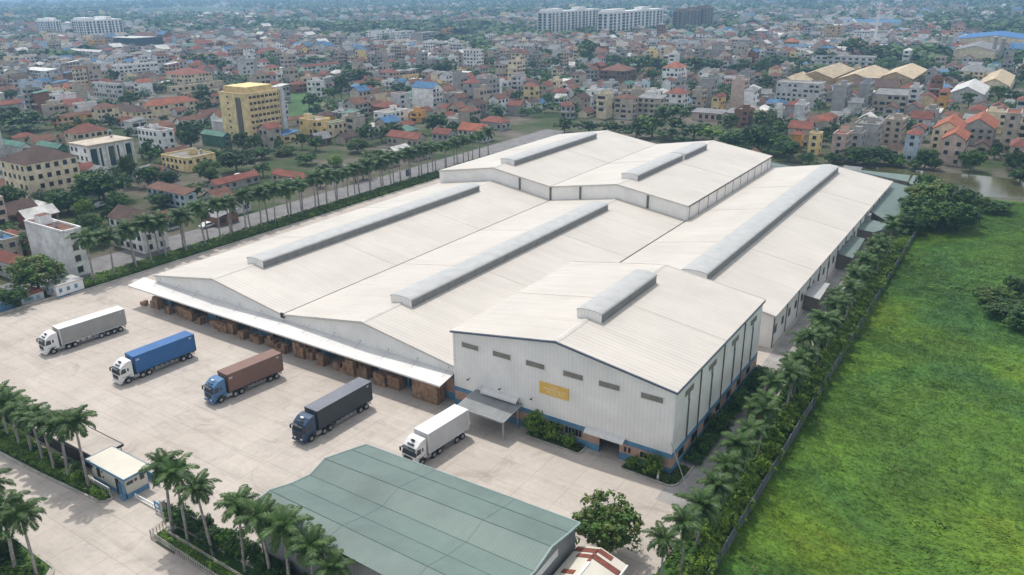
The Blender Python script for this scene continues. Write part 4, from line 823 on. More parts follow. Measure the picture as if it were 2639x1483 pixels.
# ------------------------------------------------------------------ the town
WALLS = {'beige': (.50, .43, .35), 'grey': (.40, .39, .37), 'pale grey': (.60, .60, .59), 'cream': (.80, .68, .48), 'white': (.86, .855, .84), 'yellow': (.86, .67, .33), 'pink': (.58, .44, .37), 'orange': (.72, .40, .12), 'pale blue': (.50, .60, .68), 'brick': (.26, .14, .09), 'tan': (.52, .38, .22), 'brown': (.20, .15, .11), 'teal': (.08, .20, .19), 'tower yellow': (.95, .74, .40), 'green': (.08, .19, .11)}
ROOFS = {'red tile': (.20, .066, .045), 'orange tile': (.30, .095, .05), 'dark brown': (.085, .05, .04), 'grey sheet': (.22, .225, .23), 'blue sheet': (.06, .16, .30), 'rusty': (.16, .075, .05), 'concrete': (.27, .25, .225), 'white sheet': (.58, .58, .56), 'green sheet': (.10, .21, .17), 'tan sheet': (.52, .42, .28), 'bright blue': (.04, .17, .42)}
WM = {k: mat('plaster_'+k.replace(' ', '_'), v, .85, .16, .5, fine=.06, objrand=.1) for k, v in WALLS.items()}
RM = {k: mat('roof_'+k.replace(' ', '_'), v, .8, .2, .4, fine=.12, objrand=.14) for k, v in ROOFS.items()}
M['band'] = mat('brown_window_band', (.10, .055, .05), .4)
M['win'] = mat('window_pane', (.035, .04, .045), .25, .3, .7, spec=.5)
M['winframe'] = mat('window_frame', (.55, .54, .50), .6)
WIN_CACHE = {}
def window_mesh(w_, h_, axis):
    k = (round(w_, 1), round(h_, 1), axis)
    if k in WIN_CACHE: return WIN_CACHE[k]
    b = MB(); w_, h_ = k[0], k[1]
    if axis == 'y': b.box(-w_/2, -.05, 0, w_/2, .0, h_, 0); b.box(-w_/2-.07, -.12, -.1, w_/2+.07, -.002, -.003, 1); b.box(-w_/2-.07, -.1, h_+.003, w_/2+.07, -.002, h_+.09, 1)
    else: b.box(0, -w_/2, 0, .05, w_/2, h_, 0); b.box(.002, -w_/2-.07, -.1, .12, w_/2+.07, -.003, 1); b.box(.002, -w_/2-.07, h_+.003, .1, w_/2+.07, h_+.09, 1)
    WIN_CACHE[k] = b.mesh('window', [M['win'], M['winframe']]); return WIN_CACHE[k]
def roof_mb(b, X, Y, h, kind, mi, wi, rnd, ov=.35):
    """adds a roof over the rectangle (0,0)-(X,Y)"""
    rise = (.26 if kind == 'hip' else .3)*min(X, Y)+.3; rise = min(rise, 3.6)
    if kind == 'flat':
        b.box(0, 0, h, X, Y, h+.08, mi, bottom=False); t = .18
        for a in ((0, 0, X, t), (0, Y-t, X, Y), (0, t, t, Y-t), (X-t, t, X, Y-t)): b.box(a[0]-.04, a[1]-.04, h+.083, a[2]+.04, a[3]+.04, h+.55, wi)
        if min(X, Y) > 3.5 and rnd.random() < .85:
            a = rnd.uniform(.5, X-3); c = rnd.uniform(.5, Y-3); b.box(a, c, h+.083, a+2.4, c+2.4, h+2.1, wi, mi)
        if rnd.random() < .5: a = rnd.uniform(.6, X-1.6); c = rnd.uniform(.6, Y-1.6); b.tube([(a, c, h+.3), (a, c, h+1.5)], .45, 8, 2)
    elif kind == 'shed': b.prism([(-ov, h+.02), (Y+ov, h+.9), (Y+ov, h+1.0), (-ov, h+.12)], 'x', -ov, X+ov, mi)
    elif kind == 'gable':
        if X >= Y: b.prism([(-ov, h-.02), (Y/2, h+rise), (Y+ov, h-.02), (Y+ov, h+.1), (Y/2, h+rise+.14), (-ov, h+.1)], 'x', -ov, X+ov, mi); b.prism([(0, h-.05), (Y, h-.05), (Y/2, h+rise-.1)], 'x', .02, X-.02, wi)
        else: b.prism([(-ov, h-.02), (X/2, h+rise), (X+ov, h-.02), (X+ov, h+.1), (X/2, h+rise+.14), (-ov, h+.1)], 'y', -ov, Y+ov, mi); b.prism([(0, h-.05), (X, h-.05), (X/2, h+rise-.1)], 'y', .02, Y-.02, wi)
    else:
        x0, y0, x1, y1 = -ov, -ov, X+ov, Y+ov; q = min(X, Y)/2+ov
        c = [(x0, y0, h), (x1, y0, h), (x1, y1, h), (x0, y1, h)]; b.poly(c[::-1], mi)
        if X >= Y: r1, r2 = (x0+q, Y/2, h+rise), (x1-q, Y/2, h+rise); b.poly([c[0], c[1], r2, r1], mi); b.poly([c[1], c[2], r2], mi); b.poly([c[2], c[3], r1, r2], mi); b.poly([c[3], c[0], r1], mi)
        else: r1, r2 = (X/2, y0+q, h+rise), (X/2, y1-q, h+rise); b.poly([c[0], c[1], r1], mi); b.poly([c[1], c[2], r2, r1], mi); b.poly([c[2], c[3], r2], mi); b.poly([c[3], c[0], r1, r2], mi)
NW = 0
def house(x0, y0, X, Y, h, wall, rk, rm, label, group=None, detail=2, name='house', cat='house', rz=0, rnd=random, blank=0, st=2.45, wmat=None, winw=None, style=None):
    """detail 2: wall, roof and every window are parts; 1: wall+roof parts with the windows in the wall mesh; 0: one mesh"""
    wmat = wmat or WM[wall]; fl = max(1, round(h/st)); mats = [wmat, RM[rm], M['steel'], M['win'], M['winframe']]
    if detail == 0:
        b = MB(); b.box(0, 0, 0, X, Y, h, 0); roof_mb(b, X, Y, h, rk, 1, 0, rnd); housewin(b, X, Y, h, fl, blank, rnd)
        o = b.build(name, mats, loc=(x0, y0, 0)); o.rotation_euler.z = rz; return tag(o, label, cat, group)
    t = thing(name, label, cat, (x0, y0, 0), rz, group)
    b = MB(); b.box(0, 0, 0, X, Y, h, 0)
    for k in range(1, fl): b.box(-.06, -.06, k*h/fl-.1, X+.06, Y+.06, k*h/fl+.04, 0) if rnd.random() < .6 else None
    if detail == 1: housewin(b, X, Y, h, fl, blank, rnd)
    b.build('wall', mats, t)
    r = MB(); roof_mb(r, X, Y, h+.003, rk, 1, 0, rnd); ro = r.build('roof', mats, t)
    if detail == 2:
        for ax, Ln in (('y', X), ('x', Y)):
            if blank == 3 or (blank == 1 and ax == 'y') or (blank == 2 and ax == 'x') or Ln < 1.5: continue
            n_ = max(1, int(Ln/2.3)); n_ = min(n_, 12); ww = winw or min(1.2, Ln/n_*.55); hh = min(1.3, h/fl*.52)
            me = window_mesh(ww, hh, ax)
            for f in range(fl):
                for i in range(n_):
                    if rnd.random() < .16: continue
                    u = Ln*(i+.5)/n_; z = f*h/fl+h/fl*.3; link('window', me, t, (u, -.01, z) if ax == 'y' else (X+.01, u, z))
    return t
def housewin(b, X, Y, h, fl, blank, rnd):
    for ax, Ln in (('y', X), ('x', Y)):
        if (blank == 1 and ax == 'y') or (blank == 2 and ax == 'x') or Ln < 2: continue
        n_ = max(1, min(9, int(Ln/2.4)))
        for f in range(fl):
            for i in range(n_):
                if rnd.random() < .3: continue
                u = Ln*(i+.5)/n_; z = f*h/fl+h/fl*.3; ww = rnd.choice((.5, .5, .8)) * (Ln/n_*.5); hh = h/fl*.5
                if ax == 'y': b.poly([(u-ww, -.04, z), (u+ww, -.04, z), (u+ww, -.04, z+hh), (u-ww, -.04, z+hh)], 3)
                else: b.poly([(X+.04, u-ww, z), (X+.04, u+ww, z), (X+.04, u+ww, z+hh), (X+.04, u-ww, z+hh)], 3)
            if rnd.random() < .35:      # balcony slab
                if ax == 'y': b.box(.3, -.8, f*h/fl-.06, X*.9, 0, f*h/fl+.5, rnd.choice((0, 4)))
                else: b.box(X, .3, f*h/fl-.06, X+.8, Y*.9, f*h/fl+.5, rnd.choice((0, 4)))
OCC = []; PROT = []
def clear_view(x, y, h, hw, d, keep=.35):   # keeps infill from standing in front of the buildings placed one by one
    t = pr((x, y, h)); bt = pr((x, y, 0)); w_ = hw*F_PX/d/K
    for x0, x1, y0, y1, dd in PROT:
        if d < dd and t[0]+w_ > x0 and t[0]-w_ < x1 and bt[1] > y0 and t[1] < y1-keep*(y1-y0): return False
    return True
hr = random.Random(17)
def hb(cx, cy, wl, wr, yt, wall, rk, rm, label, detail=None, name='house', cat='house', blank=0, maxd=60, mn=3.5, group=None, **kw):
    P = at(cx, cy); X = P.x-bis(lambda x: pr((x, P.y, 0))[0]-(cx-wl), P.x-250, P.x); Y = bis(lambda y: pr((P.x, y, 0))[0]-(cx+wr), P.y, P.y+maxd*2)-P.y
    X = max(mn, X); Y = max(mn, min(Y, maxd)); h = max(2.2, bis(lambda z: pr((P.x, P.y, z))[1]-yt, 0, 90))
    d = math.hypot(P.x-CAM.x, P.y-CAM.y); dt = detail if detail is not None else (2 if d < 330 else 1)
    if cx > 1500 and name not in ('factory_shed',): Y = min(Y, 1.5*X+5)
    OCC.append((P.x-X/2, P.y+Y/2, max(X, Y)*.5+1.5, X/2+1.2, Y/2+1.2)); PROT.append((cx-wl, cx+wr, yt-4, cy, d)); return house(P.x-X, P.y, X, Y, h, wall, rk, rm, label, group, dt, name, cat, rnd=hr, blank=blank, **kw)
B_ = 'building'
# near left
ty = hb(632, 364, 65, 90, 240, 'yellow', 'flat', 'rusty', 'tall yellow eight-storey block with brown window bands and a red banner', name='office_tower', cat='tower block', st=2.9, blank=3, detail=2, wmat=WM['tower yellow'])
hb(82, 510, 60, 130, 416, 'cream', 'hip', 'dark brown', 'cream four-storey office with dark brown hip roof and central dark glass bay', name='office_building', cat=B_)
bk = hb(230, 432, 44, 112, 372, 'white', 'flat', 'concrete', 'white columned hall with tall dark glass bays behind a large tree', name='columned_building', cat=B_, blank=2)
hb(474, 435, 64, 72, 403, 'yellow', 'flat', 'concrete', 'low yellow two-storey building with flat grey roof', name='office_building', cat=B_)
hb(183, 700, 96, 46, 588, 'white', 'flat', 'rusty', 'tall narrow white house with a blank side wall, nearest the left palms', name='town_house', blank=1)
hb(365, 640, 78, 62, 566, 'white', 'gable', 'dark brown', 'white gabled house with big dark brown roof behind the left palms', name='gabled_house')
hb(470, 527, 95, 28, 492, 'pale blue', 'shed', 'rusty', 'light blue two-storey house with rusty red sheet roofs')
hb(545, 486, 6, 108, 470, 'grey', 'gable', 'red tile', 'long low grey shed with red tile roof left of the palm row', name='shed', cat='shed')
hb(768, 470, 82, 12, 457, 'beige', 'gable', 'red tile', 'low beige shed with bright red roof beside the palm row', name='shed', cat='shed')
hb(200, 372, 32, 78, 338, 'cream', 'hip', 'red tile', 'cream villa with rusty red hip roof above the white columned hall')
hb(412, 385, 58, 33, 333, 'white', 'flat', 'dark brown', 'white villa with a dark flat roof and large dark openings')
hb(147, 325, 4, 118, 298, 'orange', 'hip', 'rusty', 'long orange-yellow school building with brown roof', name='school_building', cat=B_)
hb(345, 306, 72, 40, 284, 'cream', 'hip', 'dark brown', 'cream two-storey building with dark brown hip roof', name='school_building', cat=B_)
hb(390, 294, 28, 112, 268, 'cream', 'hip', 'orange tile', 'long cream building with bright orange hip roof', name='school_building', cat=B_)
hb(430, 234, 8, 140, 222, 'cream', 'flat', 'concrete', 'long low cream wing with flat roof behind the orange roofed one', name='school_building', cat=B_)
hb(467, 219, 52, 70, 190, 'cream', 'hip', 'red tile', 'cream three-storey school with red hip roof', name='school_building', cat=B_)
hb(305, 205, 18, 98, 168, 'white', 'flat', 'concrete', 'white four-storey block with a flat roof in the left part of the town', name='office_building', cat=B_)
hb(300, 262, 60, 12, 215, 'pale grey', 'flat', 'concrete', 'pale grey three-storey block with twin windows left of the dark brown hip roof', name='office_building', cat=B_)
hb(565, 372, 55, 8, 345, 'green', 'gable', 'green sheet', 'green sheet clad shed at the foot of the yellow tower', name='shed', cat='shed', blank=1)
hb(70, 645, 66, 20, 610, 'brick', 'hip', 'red tile', 'house with big rusty red roof left of the narrow white house')
hb(48, 770-60, 50, 16, 668, 'pale grey', 'gable', 'red tile', 'low house with red roof at the left picture edge')
hb(20, 660, 40, 20, 610, 'beige', 'flat', 'blue sheet', 'small two-storey house with blue-grey roof at the left picture edge')
hb(150, 395, 55, 10, 375, 'green', 'gable', 'green sheet', 'low building with pale green sheet roof at the left', name='shed', cat='shed', blank=1)
hb(60, 400, 60, 10, 372, 'pale grey', 'gable', 'green sheet', 'long pale green roofed shed at the left picture edge', name='shed', cat='shed', blank=1)
hb(110, 545, 60, 14, 525, 'pink', 'hip', 'white sheet', 'small pink pavilion with white curved roof', name='pavilion', cat='pavilion')
# centre left
hb(800, 343, 44, 34, 306, 'yellow', 'flat', 'concrete', 'pale yellow three-storey building right of the yellow tower', name='office_building', cat=B_)
hb(733, 320, 4, 50, 303, 'beige', 'hip', 'rusty', 'beige two-storey wing with brown hip roof next to the yellow tower')
hb(842, 347, 18, 55, 312, 'cream', 'flat', 'green sheet', 'cream building with dark green glazed front', name='office_building', cat=B_)
hb(976, 316, 34, 52, 287, 'white', 'flat', 'concrete', 'white and yellow two-storey school with flat grey roof', name='school_building', cat=B_)
hb(1091, 284, 52, 24, 224, 'white', 'gable', 'blue sheet', 'tall white narrow house with blank side and ornate gabled front', name='town_house', blank=1)
hb(1052, 310, 20, 20, 285, 'orange', 'flat', 'concrete', 'small orange house below the tall white narrow house')
hb(1050, 373, 75, 24, 352, 'beige', 'gable', 'red tile', 'beige house with long red roof left of the palm row')
hb(1128, 372, 40, 20, 340, 'grey', 'gable', 'red tile', 'grey two-storey house with small red roof beside the palm row')
hb(1215, 360, 62, 26, 333, 'pale grey', 'gable', 'orange tile', 'white house with bright orange roof beside the palm row')
hb(1262, 330, 54, 22, 310, 'grey', 'hip', 'red tile', 'grey house with wide red hip roof above the palm row')
hb(1199, 180, 32, 18, 128, 'white', 'flat', 'red tile', 'white five-storey town house with red roof edge', name='town_house')
hb(990, 213, 34, 16, 184, 'pink', 'hip', 'red tile', 'pinkish grey house with red roof trim')
hb(1022, 209, 5, 40, 194, 'yellow', 'flat', 'red tile', 'small pale yellow house with red roof edge')
hb(765, 187, 9, 90, 170, 'white', 'gable', 'red tile', 'long white house with red roof at the far edge of the green field')
hb(935, 112, 12, 60, 80, 'white', 'flat', 'concrete', 'far white block row left of the grey blocks', name='office_building', cat=B_)
hb(1000, 112, 20, 45, 82, 'white', 'flat', 'concrete', 'far white block with dark openings', name='office_building', cat=B_)
hb(1065, 117, 30, 44, 84, 'grey', 'flat', 'concrete', 'far blank grey block', name='office_building', cat=B_, blank=1)
hb(1115, 88, 6, 104, 74, 'orange', 'flat', 'orange tile', 'far long building with an orange band', name='market_hall', cat=B_)
hb(895, 118, 22, 10, 93, 'pale grey', 'flat', 'concrete', 'far plain grey block with a teal side', name='office_building', cat=B_, blank=1)
hb(255, 151, 80, 12, 132, 'pale grey', 'gable', 'white sheet', 'low white roofed hall below the teal glass office', name='hall', cat='hall')
hb(120, 205, 60, 30, 180, 'pale grey', 'shed', 'white sheet', 'two-storey house with a white sheet roof far left')
hb(342, 131, 78, 72, 98, 'teal', 'flat', 'white sheet', 'dark teal glass office with white roof edge', name='glass_office', cat=B_, wmat=M['glass_teal'])
# landmark apartment blocks
def apartments(cx, cy, wl, wr, yt, label, bays, wall='white'):
    P = at(cx, cy); X = max(14, P.x-bis(lambda x: pr((x, P.y, 0))[0]-(cx-wl), P.x-250, P.x)); Y = bis(lambda y: pr((P.x, y, 0))[0]-(cx+wr), P.y, P.y+700)-P.y; h = bis(lambda z: pr((P.x, P.y, z))[1]-yt, 0, 150)
    OCC.append((P.x-X/2, P.y+Y/2, max(X, Y)/2, X/2+4, Y/2+4)); PROT.append((cx-wl, cx+wr, yt, cy-2, (P-CAM).length)); t = thing('apartment_block', label, 'apartment block', (P.x-X, P.y, 0)); b = MB(); b.box(0, 0, 0, X, Y, h)
    b.box(2, 2, h, X-2, Y*.3, h+2.5); b.box(2, Y*.6, h, X-2, Y*.75, h+3); b.build('wall', WM[wall], t)
    for ax, Ln, nb in (('x', Y, bays), ('y', X, max(2, int(bays*X/Y)))):
        for i in range(nb):
            u0 = Ln*(i+.18)/nb; u1 = Ln*(i+.62+.2*((i*7) % 3 == 0))/nb; s = MB()
            fl = int(h/3.2)
            for f in range(fl):
                z = 1.5+f*(h-3)/fl; z1 = z+(h-3)/fl*.78
                if ax == 'x': s.box(X+.01, u0, z, X+.2, u1, z1)
                else: s.box(u0, -.2, z, u1, -.01, z1)
            s.build('window_strip', M['win'], t)
    return t
apartments(1378, 97, 6, 128, 30, 'long white apartment slab on the left of the far pair', 14)
apartments(1530, 100, 10, 136, 31, 'long white apartment slab on the right of the far pair', 14)
apartments(125, 92, 28, 36, 52, 'white apartment block far left, the smaller one', 5)
apartments(222, 101, 34, 92, 51, 'white apartment block far left with many vertical window strips', 10)
apartments(1716, 80, 6, 52, 27, 'dark blue-grey glass office tower under construction, right of the white slabs', 6, 'brown')
apartments(1770, 74, 8, 22, 20, 'dark concrete tower behind the blue-grey glass one', 3, 'brown')
hb(1672, 88, 4, 38, 66, 'cream', 'flat', 'concrete', 'far cream block between the slabs and dark tower', name='office_building', cat=B_)
# right hand town
hb(1704, 220, 40, 22, 172, 'white', 'hip', 'orange tile', 'tall white and pink house with orange-red hip roof', name='town_house')
hb(1806, 281, 4, 44, 247, 'yellow', 'gable', 'red tile', 'yellow plain walled house with red roof edge')
hb(1345, 256, 28, 12, 218, 'yellow', 'hip', 'red tile', 'bright yellow columned house with red hip roof')
hb(1660, 302, 58, 14, 250, 'beige', 'shed', 'grey sheet', 'beige house with curved grey sheet roof')
hb(1590, 302, 45, 12, 250, 'beige', 'hip', 'rusty', 'beige house with brown hip roof and white gable trim')
hb(1715, 288, 46, 18, 238, 'white', 'hip', 'red tile', 'white house with stepped dark red roofs')
hb(1435, 300, 24, 10, 268, 'grey', 'gable', 'red tile', 'narrow grey house with steep red gable')
hb(1815, 308, 76, 14, 288, 'pink', 'shed', 'grey sheet', 'low pinkish house with long blue-grey roof')
hb(1880, 322, 36, 14, 280, 'brick', 'flat', 'concrete', 'raw brick house with flat roof')
hb(1570, 217, 62, 30, 180, 'brown', 'hip', 'rusty', 'large brown house with layered roofs and a broad gable')
hb(2056, 274, 108, 14, 214, 'pale grey', 'flat', 'concrete', 'wide white framed three-storey building with large dark openings', name='school_building', cat=B_)
hb(2122, 287, 34, 26, 218, 'grey', 'flat', 'concrete', 'tall grey house with blank side and dark glazed front', name='town_house', blank=1)
hb(2178, 283, 25, 18, 214, 'grey', 'flat', 'blue sheet', 'tall grey house with blue windows', name='town_house', blank=1)
hb(2275, 287, 84, 14, 242, 'beige', 'shed', 'grey sheet', 'beige house with yellow-green frames and grey roof')
hb(2376, 284, 18, 9, 232, 'orange', 'hip', 'red tile', 'narrow orange house with arched windows', name='town_house')
hb(2302, 292, 25, 25, 224, 'pale grey', 'flat', 'concrete', 'tall pale grey town house left of the orange one', name='town_house')
hb(2200, 386, 60, 14, 318, 'grey', 'flat', 'concrete', 'large blank grey house nearest the pond trees', name='town_house', blank=1)
hb(2262, 368, 46, 12, 306, 'beige', 'flat', 'concrete', 'beige flat roofed house behind the pond trees', name='town_house')
hb(2302, 408, 33, 8, 340, 'pale blue', 'hip', 'red tile', 'pale blue-grey house with red hip roof standing by the pond', name='town_house')
hb(2405, 398, 70, 20, 330, 'cream', 'gable', 'orange tile', 'cream house with long orange roof above the pond')
hb(2416, 420, 58, 12, 355, 'pink', 'gable', 'orange tile', 'pinkish plain walled house at the edge of the pond')
hb(2492, 372, 82, 18, 326, 'grey', 'gable', 'orange tile', 'wide grey house with two bright orange roofs')
hb(2548, 385, 38, 22, 290, 'beige', 'flat', 'red tile', 'tall beige house with red roof edge near the right picture edge', name='town_house')
hb(2565, 430, 36, 20, 370, 'pink', 'hip', 'red tile', 'pink house with red roof at the right picture edge above the pond')
hb(2120, 410, 34, 14, 342, 'pink', 'flat', 'red tile', 'pink and yellow narrow house behind the teal roofs', name='town_house')
hb(2011, 384, 17, 8, 340, 'orange', 'hip', 'red tile', 'small orange house with red roof behind the rear shed')
hb(2056, 392, 22, 8, 340, 'yellow', 'flat', 'concrete', 'narrow bright yellow house behind the rear shed')
hb(2160, 395, 30, 10, 340, 'grey', 'flat', 'concrete', 'grey house between the pink and large blank grey houses')
for i, a in enumerate(((2292, 222, 88, 42, 200), (2192, 230, 92, 46, 205), (2092, 220, 88, 62, 198), (2010, 232, 70, 40, 214))):
    hb(*a, 'tan', 'gable', 'tan sheet', ['tan factory shed, rightmost of the tan roofed row', 'tan factory shed, second from the right in the tan row', 'tan factory shed, third from the right in the tan row', 'tan factory shed, leftmost of the tan roofed row'][i], name='factory_shed', cat='factory', blank=1, detail=1, group='tan factory sheds')
hb(2250, 240, 112, 14, 222, 'tan', 'gable', 'dark brown', 'long brown roofed shed in front of the tan sheds', name='factory_shed', cat='factory', blank=1, detail=1)
hb(2195, 168, 146, 8, 146, 'pale grey', 'flat', 'concrete', 'long low grey building with a row of small square windows', name='factory_office', cat=B_)
hb(2285, 158, 17, 38, 128, 'white', 'hip', 'white sheet', 'white and pink villa behind the tan sheds')
hb(2470, 212, 62, 96, 182, 'cream', 'hip', 'grey sheet', 'large cream school with grey hip roof at the right', name='school_building', cat=B_)
hb(2108, 117, 40, 8, 68, 'tan', 'flat', 'rusty', 'tall tan tower block right of the middle distance', name='tower_block', cat='tower block')
hb(1998, 135, 30, 10, 106, 'orange', 'hip', 'orange tile', 'orange roofed house left of the tan tower block')
hb(2185, 111, 40, 8, 80, 'white', 'flat', 'concrete', 'modern white block between the tan tower and the mast', name='office_building', cat=B_)
hb(2600, 126, 198, 12, 103, 'cream', 'gable', 'bright blue', 'long factory with bright blue roof at the upper right', name='factory_shed', cat='factory', blank=1, detail=1, maxd=80)
hb(2262, 66, 152, 8, 58, 'pale grey', 'gable', 'blue sheet', 'far long factory with dark blue roof', name='factory_shed', cat='factory', blank=1, detail=1, maxd=60)
hb(2500, 152, 105, 22, 130, 'cream', 'gable', 'grey sheet', 'grey roofed factory in front of the bright blue roofed one', name='factory_shed', cat='factory', blank=1, detail=1)
hb(2470, 262, 86, 16, 240, 'pale grey', 'gable', 'white sheet', 'shed with a broad white curved roof at the right', name='factory_shed', cat='shed', blank=1, detail=1)
hb(2535, 236, 78, 30, 218, 'cream', 'gable', 'tan sheet', 'low cream shed below the large cream school', name='factory_shed', cat='shed', blank=1, detail=1)
# silos and mast
for i, (x, y, yt) in enumerate(((2351, 132, 88), (2368, 134, 90), (2385, 136, 92), (2495, 148, 93), (2514, 150, 97))):
    P = at(x, y); h = bis(lambda z: pr((P.x, P.y, z))[1]-yt, 0, 90); r = abs(at(x+8, y).x-P.x)*.8; b = MB(); b.tube([(0, 0, 0), (0, 0, h), (0, 0, h+r*.35)], [r, r, r*.3], 16)
    tag(b.build('silo', WM['grey'], loc=(P.x, P.y, 0)), ['left of the three grey silos by the blue roofed factory', 'middle of the three grey silos by the blue roofed factory', 'right of the three grey silos by the blue roofed factory', 'left of the two grey silos before the blue roofed factory', 'right of the two grey silos before the blue roofed factory'][i], 'silo', 'grey silos'); OCC.append((P.x, P.y, r+3, r+3, r+3))
P = at(2197, 127); hm = bis(lambda z: pr((P.x, P.y, z))[1]-8, 0, 140); ms = thing('lattice_mast', 'tall slender white mast rising above the right side of the town', 'mast', (P.x, P.y, 0))
b = MB(); b.tube([(0, 0, 0), (0, 0, hm*.5), (0, 0, hm)], [1.7, 1.0, .5], 6); b.build('mast_shaft', M['white'], ms)
b = MB()
for k in range(3): b.box(-2.2, -.3, hm*(.8+.08*k), 2.2, .3, hm*(.8+.08*k)+1)
b.build('antenna', M['white'], ms); OCC.append((P.x, P.y, 4, 4, 4))
# details of the yellow tower and the columned hall
def bbox_of(t): w_ = [c for c in t.children if c.name.startswith('wall')][0].data.vertices; return max(v.co.x for v in w_), max(v.co.y for v in w_), max(v.co.z for v in w_)
X, Y, Z = bbox_of(ty)
for f in range(1, 8):
    z = f*Z/8+.75; b = MB(); b.box(X+.02, 1.6, z, X+.16, Y-2.3, z+.95); bd = b.build('window_band', M['band'], ty)
    b = MB()
    for i in range(7): yy = 1.9+i*(Y-4.2)/7; b.box(X+.16, yy+.9, z, X+.26, yy+1.25, z+.95)
    b.split('band_divider', WM['tower yellow'], bd)
    b = MB(); b.box(X+.01, .6, z-.55, X+.3, Y-1.9, z-.25); b.build('ledge', WM['tower yellow'], ty)
    b = MB(); b.box(X*.28, -.05, z, X*.34, -.01, z+.7); b.build('window', M['win'], ty)
b = MB(); b.box(X*.62, -.3, 2, X*.8, -.01, Z-1.2); b.build('recess_strip', M['wall_dark'], ty)
b = MB(); b.box(X+.3, Y*.2, 2.6, X+.6, Y*.72, 5.4); o = b.build('banner', mat('banner_red', (.42, .02, .03), .6), ty); b = MB()
for k in range(9): b.box(X+.605, Y*(.27+.04*k), 3.8, X+.63, Y*(.295+.04*k), 4.4)
b.build('banner_lettering', M['pale_txt'], o)
b = MB(); b.box(X-.8, Y-1.8, Z+.1, X+.5, Y+.3, Z+1.6); b.box(X+.0, Y-1.6, 0, X+.8, Y+.25, Z); b.build('side_fin', WM['pale grey'], ty)
b = MB(); b.box(1, Y*.1, Z+.1, X-1.5, Y*.8, Z+2.6); b.build('roof_storey', WM['yellow'], ty)
X, Y, Z = bbox_of(bk)
for k in range(5): b = MB(); y0 = .6+k*(Y-.8)/5; b.box(X+.02, y0, .6, X+.1, y0+(Y-.8)/5*(.78 if k % 2 == 0 else .35), Z-.8); b.build('glass_bay', M['glass_teal'], bk)
for k in range(6): b = MB(); y0 = .1+k*(Y-.6)/5; b.box(X+.1, y0, 0, X+.55, y0+.5, Z-.3); b.build('column', M['white'], bk)
b = MB(); b.box(-.2, -.2, Z+.1, X+.7, Y+.3, Z+.7); b.build('cornice', WM['beige'], bk)

